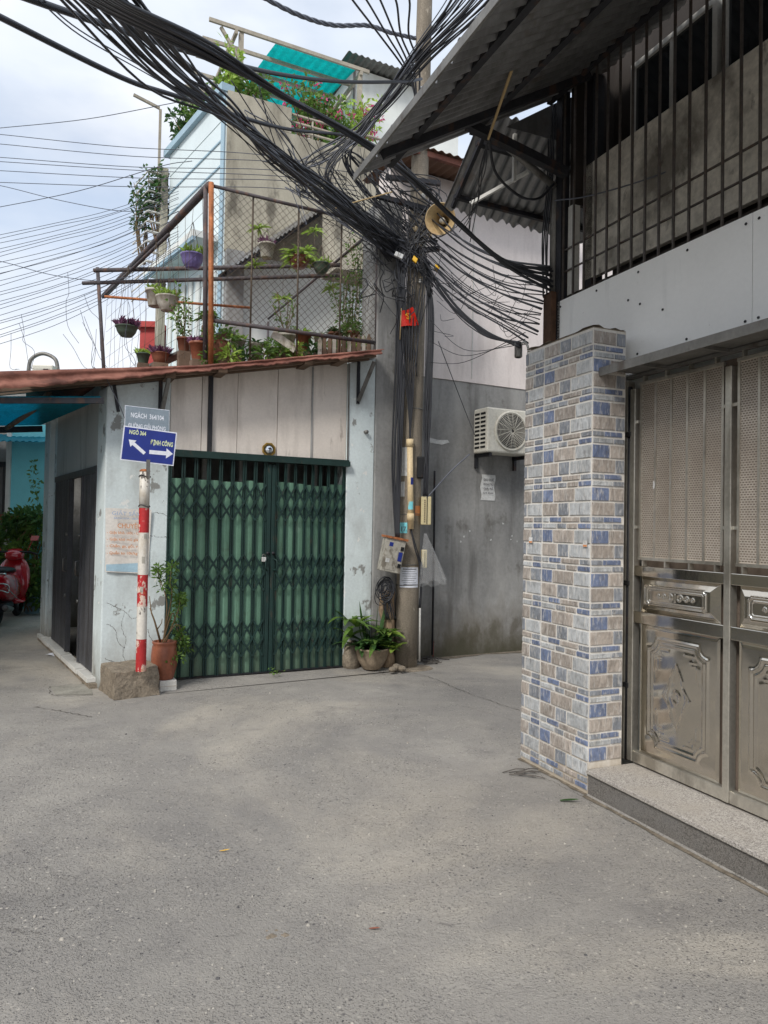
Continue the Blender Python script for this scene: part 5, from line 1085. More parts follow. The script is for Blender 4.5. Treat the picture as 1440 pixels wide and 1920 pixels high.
# ================================================================ cables
CI = [0]
def cable(pts, r, label, group, m='cable', name='overhead_cable', n=7, sides=6, sub=None):
    P = spline([W(*p) if len(p) == 3 else Vector(p[0]) for p in pts], n); q = MB(); q.tube(P, r, sides)
    return solo(q, name, M[m], label, 'cable', base=P[0], smooth=True, group=group)
def J(a): return rnd.uniform(-a, a)
def cables():
    L1, G1 = 'black cable in the thick bundle sweeping from the upper left down to the pole', 'cables sweeping from the upper left'
    for k in range(22):
        f = k/21; s = 112+150*f+J(8); j = lambda a=6: J(a)
        end = (742+J(14), 470+J(22), 8.02)
        cable([(s-60, -70+j(), 2.6), (s, -4, 3.0), (292+48*f+j(12), 158-54*f+j(14), 4.0+J(.2)), (432-12*f+j(14), 234-38*f+j(15), 5.0+J(.2)), (530-20*f+j(14), 312-36*f+j(16), 5.9+J(.2)), (636-14*f+j(14), 392-30*f+j(18), 7.0), end], rnd.choice([.005, .006, .007, .009, .011]), L1, G1)
    cable([(-60, 2, 3.0), (0, 32, 3.3), (227, 145, 4.2), (327, 179, 4.8), (528, 240, 6.2), (670, 258, 7.2), (740, 300, 7.9)], .016, 'single thick cable crossing below the other thick ones from the left edge', None)
    cable([(-10, -30, 3.0), (61, 0, 3.2), (295, 79, 4.2), (420, 115, 5.0), (528, 140, 5.8), (640, 153, 6.6), (755, 153, 7.4), (790, 148, 7.9)], .017, 'single thick cable curving almost level towards the top of the pole', None)
    for k in range(2): cable([(52+8*k, -20, 3), (150, 66-k*9, 4), (275, 138-k*7, 5), (420, 222, 6), (600, 330, 7.3)], .004, 'thin pale wire beside the thick cable bundle at the upper left', 'thin wires beside the bundle', 'thin_wire')
    L2, G2 = 'black cable in the heavy bundle passing under the large awning to the right-hand house', 'cables to the right-hand house'
    for k in range(9):
        j = lambda a=5: J(a); e = (1034+J(4), 505+5*k+J(3), 5.22)
        cable([(120+10*k, -40, 2.6), (165+8*k, 2, 2.9), (369+3*k+j(), 100-2*k+j(), 3.7), (528+j(), 179+j(), 4.3), (686+j(), 268+j(), 4.8), (780+j(), 340+j(), 5.0), (862+j(), 422+j(), 5.1), (950+j(5), 492+j(5), 5.15), e], rnd.choice([.008, .010, .012]), L2, G2)
    L3, G3 = 'cable in the bundle coming down past the awning edge and looping back to the pole', 'cables past the awning edge'
    for k in range(24):
        f = k/23; j = lambda a=6: J(a); lo = k % 3
        pts = [(860+100*f, -60, 7.0), (838+98*f+j(4), -2, 7.1), (775+35*f+j(), 95+10*f+j(), 7.4), (724+16*f+j(), 172+12*f+j(), 7.6), (668+14*f+j(9), 245+j(9), 7.7)]
        if lo == 0: pts += [(600+j(16), 296+j(10), 7.7), (560+j(16), 318+j(8), 7.7), (590+j(9), 362+j(9), 7.8), (672+j(9), 432+j(9), 7.9), (752+j(8), 482+j(12), 8.02)]
        elif lo == 1: pts += [(610+j(14), 320+j(10), 7.7), (640+j(10), 370+j(10), 7.8), (700+j(9), 420+j(9), 7.9), (762+j(8), 470+j(12), 8.02)]
        else: pts += [(650+j(9), 300+j(9), 7.8), (690+j(9), 360+j(9), 7.9), (765+j(8), 440+j(16), 8.02)]
        cable(pts, rnd.choice([.006, .008, .010]), L3, G3, rnd.choice(['cable', 'cable_grey', 'cable']))
    for k in range(5):
        cable([(640+26*k+J(5), -30, 6.5), (664+25*k+J(4), 0, 6.8), (712+14*k+J(4), 66, 7.4), (756+8*k+J(4), 130, 7.9), (782, 180+14*k, 8.05)], .011, 'black cable dropping steeply from the top edge onto the upper pole', 'cables dropping onto the pole top')
    def twist(pts, r, label):
        P = spline([W(*p) for p in pts], 16); q = MB()
        for s_ in range(3):
            T = []
            for i, p in enumerate(P): a = i*.55+s_*2.094; T.append(p+Vector((0, math.cos(a), math.sin(a)))*r*.9)
            q.tube(T, r, 6)
        solo(q, 'twisted_cable', M['cable_grey'], label, 'cable', base=P[0], smooth=True)
    twist([(480, -12, 6.5), (560, 28, 6.9), (625, 47, 7.2), (690, 48, 7.5), (735, 62, 7.9), (780, 72, 8.1)], .013, 'twisted grey cable sagging across the sky at the top centre')
    L4, G4 = 'black cable strung from the pole to the corner of the right-hand house', 'cables from the pole to the right-hand house'
    for k in range(24):
        f = k/23; y0 = 395+120*f; y1 = 500+140*f+J(6); sag = rnd.uniform(10, 42)
        x1 = 1030-26*f if y1 < 632 else 990
        cable([(755+J(25), y0-40+J(10), 8.03), (800+J(8), y0+J(9), 7.98), (868, y0+(y1-y0)*.33+sag*.8, 7.1), (940, y0+(y1-y0)*.66+sag*.8, 6.1), (x1, y1, 5.2)], rnd.choice([.004, .005, .007, .009]), L4, G4)
    for k in range(5): cable([(800+J(8), 500+J(20), 8.0), (850, 575+J(10), 7.3), (905, 622+J(8), 6.3), (975, 646+J(6), 5.1)], rnd.choice([.005, .008, .010]), 'black cable drooping from the pole towards the security camera on the pillar', 'cables drooping to the pillar')
    for k in range(3): cable([(806, 600+40*k, 8.0), (870, 655+12*k, 7.0), (985, 640-12*k+J(8), 5.0)], .003, 'thin wire slanting from the pole to the tiled pillar', 'thin wires to the pillar', 'cable')
    cable([(880, 852, 8.35), (845, 884, 8.25), (800, 934, 8.08)], .008, 'pale cable slanting from the air conditioner down to the ivory terminal box', None, 'cable_grey')
    cable([(822, 640, 8.2), (845, 700, 8.5), (872, 770, 8.6), (890, 815, 8.5)], .005, 'thin black cable dropping to the air conditioner', None)
    for k in range(14):
        x, y = 560+J(60), 300+J(40); cable([(x-60+J(30), y-90+J(40), 7.0), (x+J(16), y+J(14), 7.4), (x+45+J(24), y+80+J(26), 7.6), (x+20+J(40), y+60+J(30), 7.7), (x+110+J(30), y+120+J(30), 7.85), (760+J(16), 470+J(30), 8.0)], rnd.choice([.003, .004, .006]), 'loose looping wire escaping from the cable bundle left of the pole', 'loose looping wires by the pole', rnd.choice(['cable', 'cable_grey']))
    # cables tied down the pole
    for k in range(9):
        x = 750+2.2*k; cable([(752+J(16), 470+J(20), 8.0), (746+1.5*k, 560, 8.03), (742+2.2*k+J(2), 700, 8.04), (736+1.8*k+J(3), 850, 8.02), (738+1.4*k, 940, 8.0), (742+.8*k, 1008, 7.97)], rnd.choice([.007, .009, .011]), 'black cable running down the left of the pole into the meter box', 'cables down the left of the pole')
    for k in range(8):
        cable([(790+J(14), 480+J(16), 8.0), (800+1.5*k, 560, 8.06), (798+1.8*k, 690, 8.08), (795+1.5*k+J(3), 800, 8.08), (800+J(4), 880, 8.06), (797+J(4), 930, 8.08)], rnd.choice([.006, .008, .011]), 'black cable running down the right of the pole to the terminal box', 'cables down the right of the pole')
    for k in range(7): cable([(742+9*k, 560+J(30), 8.0), (755+4*k, 680, 8.02), (765+1.4*k, 760, 8.02), (768.5+J(1.5), 828, 8.02)], .007, 'black cable converging on the top of the cream conduit', 'cables into the conduit')
    for k in range(4): cable([(770+J(2), 990, 8.02), (780+J(4), 1030, 8.0), (790+J(4), 1068, 8.02), (787+J(2), 1140, 8.05)], .007, 'black cable leaving the foot of the cream conduit', 'cables below the conduit')
    for k in range(16):
        cable([(520+J(30), 288+J(16), 7.5), (585+J(14), 330+J(16), 7.7), (660+J(12), 400+J(22), 7.9), (730+J(10), 462+J(18), 8.0), (790+J(12), 486+J(16), 8.02), (806+J(6), 540+J(20), 8.03)], rnd.choice([.005, .006, .008, .010]), 'black cable in the sagging bundle that turns down the pole behind the chain-link cage', 'cables sagging to the pole')
    for k in range(16):
        x = 752+3.2*k; cable([(x+J(12), 470+J(20), 8.0), (x+J(5), 540, 8.03), (757+2.2*k+J(6), 620, 8.03), (760+1.6*k+J(6), 690+J(30), 8.035)], rnd.choice([.004, .005, .007]), 'black cable lying down the face of the pole near the red flag', 'cables on the face of the pole')
    # tangles round the pole head
    for k in range(34):
        x, y = rnd.uniform(670, 790), rnd.uniform(430, 540); d = 7.97+J(.06); pts = [(x, y, d)]
        for i in range(rnd.choice([3, 4])): x += rnd.uniform(-14, 30); y += rnd.uniform(-8, 30); pts.append((x, y, d+J(.1)))
        cable(pts, rnd.choice([.003, .004, .006]), 'short black wire tangled round the head of the pole', 'wires tangled round the pole head', n=6, sides=5)
    for k in range(30):
        x, y = 680+J(80), 300+J(40); cable([(x, y, 7.85), (x+40+J(14), y+40+J(20), 7.9), (x+90+J(20), y+95+J(30), 7.95), (770+J(22), 480+J(26), 8.0)], rnd.choice([.004, .005, .007, .009]), 'black cable gathered above the loudspeaker at the pole head', 'cables gathered at the pole head')
    for k in range(14):
        x = 690+J(60); cable([(x, 280+J(20), 7.6), (x+J(14), 350, 7.7), (x+J(18), 430+J(30), 7.8), (x+J(20), 470+J(40), 7.9)], .003, 'thin wire hanging straight down among the cables by the pole', 'hanging thin wires')
    for k in range(22):
        x, y = rnd.uniform(800, 960), rnd.uniform(490, 620); cable([(x, y, 7.6), (x+25+J(25), y+20+J(20), 7.3), (x+50+J(30), y-6+J(25), 7.0)], .0028, 'thin loose wire end curling in front of the pink wall', 'loose wire ends', n=6, sides=5)
    for k in range(6): cable([(915+J(3), 262, 4.4), (905+J(8), 320, 4.7), (888+J(12), 380, 5.2), (868+J(16), 440+J(20), 5.6)], .0035, 'thin wire trailing from the end of the slanting pole', 'wires trailing from the slanting pole')
    cable([(917, 262, 4.6), (930, 325, 4.8), (975, 368, 5.0), (1010, 372, 5.2), (1038, 345, 5.25)], .010, 'black hose looping below the awning strut to the house corner', None)
    cable([(1040, 376, 5.2), (1110, 366, 4.95), (1250, 322, 4.5), (1460, 226, 4.0)], .005, 'thin grey wire crossing in front of the barred windows', None, 'cable_grey')
    cable([(735, 360, 7.6), (655, 382, 7.5), (628, 391, 7.5)], .007, 'bare dry twig caught across the cables by the pole', None, 'dry_twig', 'dry_twig')
    for k, (px, py, m, lb) in enumerate(((748, 479, 'paper', 'small pale pink tag box tied among the cables left of the pole'), (778, 487, 'gold', 'small yellow cable tag at the pole head'), (819, 502, 'gold', 'small yellow cable tag right of the pole head'), (812, 452, 'black', 'small black splice box on the cables right of the pole'))):
        p = W(px, py, 7.9); q = MB(); q.obox(p, (.045 if k in (0, 3) else .022, 0, -.02), (0, .02, 0), (.01, 0, .024)); solo(q, 'cable_tag', M[m], lb, 'tag', base=p, bevel=.005)
    # thin wires against the sky at the left
    for a, b in (((0, 240), (325, 193)), ((0, 252), (455, 287)), ((0, 270), (500, 302)), ((0, 295), (500, 318)), ((0, 303), (520, 330)), ((0, 320), (520, 338)), ((0, 342), (500, 352)), ((0, 388), (300, 312)), ((0, 348), (230, 396)), ((0, 490), (190, 527))):
        m_ = ((a[0]+b[0])/2, (a[1]+b[1])/2+rnd.uniform(2, 9)); cable([(a[0]-60, a[1]-(b[1]-a[1])*.12, 10.5), (*a, 10.4), (*m_, 10), (*b, 9.4), (b[0]+(150 if b[0] > 400 else 60), b[1]+(20 if b[0] > 400 else -10), 9)], .005, 'single thin wire crossing the open sky at the left', 'single wires across the left sky', 'thin_wire', sides=5)
    for k in range(24):
        y0 = 432+9.2*k+J(4); y1 = 352+6.2*k+J(5); cable([(-40, y0+14, 11), (100, y0-(y0-y1)*.22+J(3), 11.3), (210, y0-(y0-y1)*.55+J(4), 11.7), (335, y1-8, 12)], .0042, 'one of the fan of thin parallel wires rising to the blue house', 'fan of thin wires at the left', 'thin_wire', sides=4, n=5)
    for k in range(12):
        x, y = rnd.uniform(0, 250), rnd.uniform(480, 640); pts = [(x, y, 8.5)]
        for i in range(4): x += rnd.uniform(-8, 22); y += rnd.uniform(16, 46); pts.append((x, min(y, 692), 8.5))
        cable(pts, .0026, 'crooked thin wire dangling above the red roof at the left', 'crooked wires above the roof', 'thin_wire', sides=4, n=4)
    cable([(195, 700, 6.6), (212, 735, 6.6), (225, 762, 6.65), (234, 785, 6.7)], .004, 'pale wire hanging from the roof edge to the street sign', None, 'cable_grey')
cables()
# ================================================================ rooftop cage and its plants
def cage():
    t = thing('rooftop_cage', 'rusty chain-link cage standing on the shop roof round the potted plants', 'cage', SH, (.95, 0, 3.2))
    zt = 5.08
    def tb(a, b, r, nm, m, n=10): q = MB(); q.tube([a, b], r, n); return part(q, nm, M[m], t, True)
    tb((.985, -.02, 3.18), (.945, -.02, zt+.02), .027, 'post', 'rust_pipe', 14); tb((.94, .05, 3.3), (.905, .05, zt), .024, 'post', 'dark_pipe')
    tb((2.875, 0, 3.55), (2.862, 0, zt-.02), .024, 'post', 'dark_pipe'); tb((1.92, .02, 3.45), (1.91, .02, zt), .010, 'post', 'wire'); tb((1.40, .02, 3.35), (1.40, .02, zt), .010, 'post', 'wire'); tb((2.42, .02, 3.5), (2.42, .02, zt), .010, 'post', 'wire')
    tb((.95, 0, zt), (2.87, 0, zt-.02), .018, 'top_rail', 'dark_pipe'); tb((.98, 0, 3.69), (2.88, 0, 3.705), .022, 'bottom_rail', 'dark_pipe')
    tb((.935, 0, zt), (.317, 4.44, 5.09), .042, 'side_rail', 'dark_pipe'); tb((.75, 1.3, 5.0), (.28, 4.2, 5.0), .022, 'side_rail', 'dark_pipe')
    tb((.21, 4.4, 5.5), (.40, 4.4, 3.2), .028, 'post', 'dark_pipe'); tb((2.87, 4.2, 5.0), (2.87, 4.2, 3.4), .02, 'post', 'dark_pipe'); tb((2.87, 0, zt-.02), (2.87, 4.2, 5.05), .018, 'side_rail', 'dark_pipe')
    for z, a, b, r, m in ((5.0, (176, 507), (640, 497), .028, 'dark_pipe'), (4.88, (155, 531), (640, 516), .026, 'dark_pipe'), (4.62, (196, 556), (470, 577), .018, 'rust_pipe')):
        tb(SH.on('z', z, *a), SH.on('z', z, *b), r, 'cross_pole', m)
    a, b = SH.on('y', .5, 432, 622), SH.on('y', 2.2, 285, 688); q = MB(); q.bar(a, b, .14, .03); part(q, 'side_plank', M['galv'], t)
    # chain link
    q = MB(); x0, x1, z0, z1 = .98, 2.86, 3.70, 5.06; p = .078
    n = int((x1-x0+z1-z0)/p)
    for d in (0, 1):
        for k in range(1, n):
            s = k*p; a = (min(s, x1-x0), max(0, s-(x1-x0))); b = (max(0, s-(z1-z0)), min(s, z1-z0))
            A = (x0+a[0], z0+a[1]); B = (x0+b[0], z0+b[1])
            if d: A, B = (x0+x1-A[0], A[1]), (x0+x1-B[0], B[1])
            m = max(2, int(math.hypot(A[0]-B[0], A[1]-B[1])/.055)); P = [(A[0]+(B[0]-A[0])*i/m, .003*(1 if (i+d) % 2 else -1)+.014*math.sin(3*A[0]+2*A[1]+i*.2), A[1]+(B[1]-A[1])*i/m) for i in range(m+1)]
            if len(P) > 1: q.tube(P, .0022, 4, False)
    part(q, 'chain_link', M['wire'], t, kind='stuff')
    q = MB()
    for k in range(16):
        y = .2+4.0*k/15; x = .933-.139*y; q.tube([(x, y, 5.05), (x+J(.05), y+J(.1), 4.3), (x+J(.05), y+J(.1), 3.45)], .0022, 4, False)
    for k in range(8): z = 3.5+k*.2; q.tube([(.95, .1, z), (.65, 2.2, z+J(.05)), (.35, 4.3, z)], .0022, 4, False)
    part(q, 'side_wires', M['wire'], t, kind='stuff')
cage()

PL = lambda px, py, y: SH.on('y', y, px, py)
def hang(px, py, y, r, h, kind, m, leafm, label, style, n=60, top=5.0, name='hanging_pot', cat='hanging plant', rip=0, ripn=0):
    p = PL(px, py, y); t = potted(name, label, SH, p, r, h, kind, m, 'plants hung in the rooftop cage', cat, rip, ripn); q = MB()
    for k in range(3):
        a = k*2.094+.5; q.tube([p+Vector((r*math.cos(a), r*math.sin(a), h)), p+Vector((0, 0, max(.35, top-p.z)))], .003, 4)
    part(q, 'hanger_wire', M['wire'], t); foliage(t, p+Vector((0, 0, h*.95)), r*1.15, style, leafm, int(n*1.8))
def foliage(t, c, r, style, leafm, n):
    l = MB()
    if style == 'tuft':
        for k in range(n): a = rnd.uniform(0, 6.28); l.leaf(c+Vector((J(r*.7), J(r*.7), 0)), Vector((math.cos(a)*.6, math.sin(a)*.6, rnd.uniform(.5, 1.6))), r*rnd.uniform(.6, 1.3), r*.16, None, .35, 3)
    elif style == 'spray':
        for k in range(n): a = rnd.uniform(0, 6.28); l.leaf(c+Vector((J(r*.5), J(r*.5), J(r*.3))), Vector((math.cos(a), math.sin(a), rnd.uniform(-.2, 1.0))), r*rnd.uniform(.8, 1.6), r*.28, None, .4, 3)
    elif style == 'rosette':
        for k in range(n): a = k*2.4; l.leaf(c, Vector((math.cos(a), math.sin(a), rnd.uniform(.2, 1.4))), r*rnd.uniform(1.2, 1.9), r*.34, (0, 0, 1), .4, 4)
    elif style == 'tall':
        q = MB()
        for k in range(5):
            a = rnd.uniform(0, 6.28); P = [c, c+Vector((math.cos(a)*.08, math.sin(a)*.08, .2)), c+Vector((math.cos(a)*.16, math.sin(a)*.16, rnd.uniform(.3, .55)))]; sp = spline(P, 4); q.tube(sp, .005, 5)
            for s in sp[1:]: bush(l, s, (.07, .07, .06), n//36, .055)
        part(q, 'stem', M['stem'], t, True)
    else: bush(l, c+Vector((0, 0, r*.5)), (r*1.3, r*1.3, r*.9), n*2, r*.45)
    part(l, 'foliage', M[leafm], t)
def roof_plants():
    hang(360, 503, .8, .125, .15, 'bowl', 'pot_purple', 'leaf_light', 'purple plastic pot hanging left of the rusty cage post', 'tuft', 60, rip=.03, ripn=14)
    hang(290, 575, 1.6, .11, .20, 'cone', 'pot_white', 'leaf_light', 'pale pot of grass hanging left of a fuller white pot', 'tuft', 50)
    hang(313, 583, 1.4, .13, .17, 'bowl', 'pot_white', 'leaf_light', 'wide white pot of grass hanging beside the cage side wires', 'tuft', 80)
    hang(237, 631, 2.6, .14, .13, 'bowl', 'pot_green', 'leaf_purple', 'pale bowl of purple leaves hanging furthest left in the cage', 'tuft', 160)
    hang(500, 484, .9, .095, .17, 'cone', 'pot_white', 'leaf_purple', 'white pot with reddish leaves hanging behind the chain link', 'tuft', 60)
    hang(560, 502, .9, .14, .12, 'bowl', 'terracotta', 'leaf_light', 'terracotta bowl with trailing light green leaves hanging behind the chain link', 'spray', 90)
    hang(602, 513, .8, .105, .12, 'bowl', 'pot_green', 'leaf_light', 'mossy dark green pot hanging rightmost behind the chain link', 'tuft', 40)
    for k, (px, py) in enumerate(((590, 432), (485, 428), (478, 498), (575, 470), (620, 540), (530, 560))):
        p = PL(px, py, .9); l = MB()
        for i in range(16): a = i*2.4; l.leaf(p, Vector((math.cos(a), math.sin(a), rnd.uniform(-.1, 1))), rnd.uniform(.10, .19), .032, None, .35, 4)
        t = thing('orchid_tuft', ('bright green strap leaves tied highest behind the chain link', 'small leafy tuft tied above the white hanging pot', 'leafy tuft tied below the white hanging pot', 'leafy tuft tied above the terracotta bowl', 'leafy tuft tied below the mossy green pot', 'loose leafy tuft hanging low in the middle of the cage')[k], 'plant', SH, p, 'tufts tied in the cage')
        part(l, 'leaves', M['leaf_light'], t); q = MB(); q.tube([p, p+Vector((0, 0, 5.03-p.z))], .0025, 4); part(q, 'tie_wire', M['wire'], t)
    row = [(372, 676, .35, .12, .24, 'cone', 'terracotta', 'leaf_purple', 'tuft', 90, 'terracotta pot of purplish leaves left of the rusty cage post'), (413, 672, .25, .14, .22, 'barrel', 'pot_brown', 'leaf', 'bush', 60, 'round brown pot just right of the rusty cage post'),
           (446, 664, .45, .10, .20, 'cone', 'pot_white', 'leaf_light', 'tuft', 60, 'white pot of bright grass second from the rusty post'), (479, 672, .15, .10, .20, 'cone', 'pot_white', 'leaf_dark', 'rosette', 18, 'white pot with long arching leaves in the middle of the roof row'),
           (512, 668, .2, .075, .12, 'cone', 'pot_white', 'leaf', 'bush', 90, 'low leafy pot beside the middle white pot'), (536, 660, .3, .13, .24, 'cone', 'pot_white', 'leaf', 'tall', 70, 'large cream pot with thin stems in the roof row'),
           (568, 657, .3, .11, .22, 'cone', 'terracotta', 'leaf_light', 'rosette', 24, 'terracotta pot right of the large cream pot'), (600, 655, .35, .09, .18, 'cone', 'pot_white', 'leaf', 'tuft', 60, 'white pot behind the leaning pickets, left of the plank'),
           (628, 650, .45, .10, .2, 'cone', 'pot_brown', 'leaf_dark', 'rosette', 30, 'brown pot behind the pickets with dark arching leaves'), (660, 648, .45, .10, .2, 'cone', 'pot_brown', 'leaf', 'bush', 120, 'brown pot of bushy leaves nearest the right cage post'),
           (345, 660, 1.0, .10, .2, 'cone', 'pot_brown', 'leaf', 'tall', 140, 'brown pot of leggy stems behind the cage side plank'), (300, 682, 1.6, .13, .16, 'bowl', 'pot_brown', 'leaf_purple', 'tuft', 160, 'bowl of purple leaves behind the roof edge near the left'), (268, 682, 1.9, .10, .16, 'cone', 'pot_green', 'leaf_light', 'tuft', 70, 'pot of yellow green blades behind the roof edge near the left'), (390, 610, .5, .09, .14, 'cone', 'pot_white', 'leaf', 'spray', 70, 'white pot of fern fronds against the back of the rusty post')]
    for px, py, y, r, h, kind, m, lm, st, n, label in row:
        p = PL(px, py, y); zf = zr(p.x)+.095; 
        if py > 640: p.z = max(p.z, zf) if p.z-zf < .35 else p.z
        r *= .82; h *= .8; t = potted('roof_pot', label, SH, p, r, h, kind, m, 'pots on the shop roof'); foliage(t, p+Vector((0, 0, h*.92)), r*1.25, st, lm, int(n*1.5))
        if p.z-zf > .03: q = MB(); q.box(p.x-r*.8, p.x+r*.8, p.y-r*.8, p.y+r*.8, zf, p.z-.001); part(q, 'stand', M['timber_dark'], t)
    for k, (px, y) in enumerate(((392, .1), (430, .05), (462, .1), (495, .05), (526, .1), (552, .12), (584, .2), (614, .3), (642, .3), (678, .3))):
        p = PL(px, 668, y); p.z = zr(p.x)+.10+.07*y; t = thing('ledge_plant', 'low leafy plant crowding between the pots along the shop roof edge', 'plant', SH, p, 'low plants along the roof edge'); l = MB(); q = MB()
        for i in range(3): q.tube([p+Vector((J(.03), J(.03), 0)), p+Vector((J(.05), J(.04), .10+.06*rnd.random()))], .004, 4)
        bush(l, p+Vector((0, 0, .11)), (.10, .07, .09), 70, .065); 
        for i in range(10): a = rnd.uniform(0, 6.28); l.leaf(p+Vector((0, 0, .08)), Vector((math.cos(a), math.sin(a), rnd.uniform(.3, 1.6))), rnd.uniform(.12, .24), .022, None, .45, 4)
        part(q, 'stem', M['stem'], t); part(l, 'foliage', M[('leaf', 'leaf_light', 'leaf_dark', 'leaf')[k % 4]], t)
    # little picket fence in front of the right-hand pots
    t = thing('picket_fence', 'short grey timber pickets along the roof edge inside the cage', 'fence', SH, (2.4, .1, 3.45))
    for k in range(11):
        a = PL(600+9.2*k, 650-1.2*k, .1); x = a.x; z = zr(x)+.10; q = MB(); q.prism([(-.022, 0), (.022, 0), (.022, .20), (0, .24), (-.022, .20)], (x, .1+.01*(k % 2), z), (1, 0, J(.08)), (0, 0, 1), (0, .012, 0)); part(q, 'picket', M['timber_dark'] if k % 3 else M['pot_white'], t)
    q = MB(); q.bar((PL(598, 640, .1).x, .125, zr(2.1)+.2), (PL(695, 630, .1).x, .125, zr(2.75)+.2), .012, .03); part(q, 'rail', M['timber_dark'], t)
    a = PL(520, 655, .05); q = MB(); q.obox(PL(532, 640, .05), (.13, 0, -.07), (0, .008, 0), (.02, 0, .04)); solo(q, 'broken_board', M['pot_white'], 'broken pale board leaning among the roof pots', 'board', SH, a)
    # climbing stems inside the chain link
    for k, (px, py, h) in enumerate(((650, 640, .8), (668, 630, 1.2), (690, 625, 1.0))):
        p = PL(px, py, .6); t = thing('climbing_plant', ('climber with sparse leaves rising beside the slatted window', 'tallest climber reaching up behind the right of the chain link', 'climber closest to the right cage post')[k], 'plant', SH, p, 'climbers in the cage'); q = MB(); l = MB()
        for s_ in range(3):
            P = [p+Vector((J(.05), J(.05), 0))]
            for i in range(5): P.append(P[-1]+Vector((J(.07), J(.07), h/5)))
            sp = spline(P, 4); q.tube(sp, .004, 4)
            for c in sp: bush(l, c, (.08, .08, .06), 5, .055)
        part(q, 'stem', M['stem'], t, True); part(l, 'foliage', M['leaf'], t)
roof_plants()

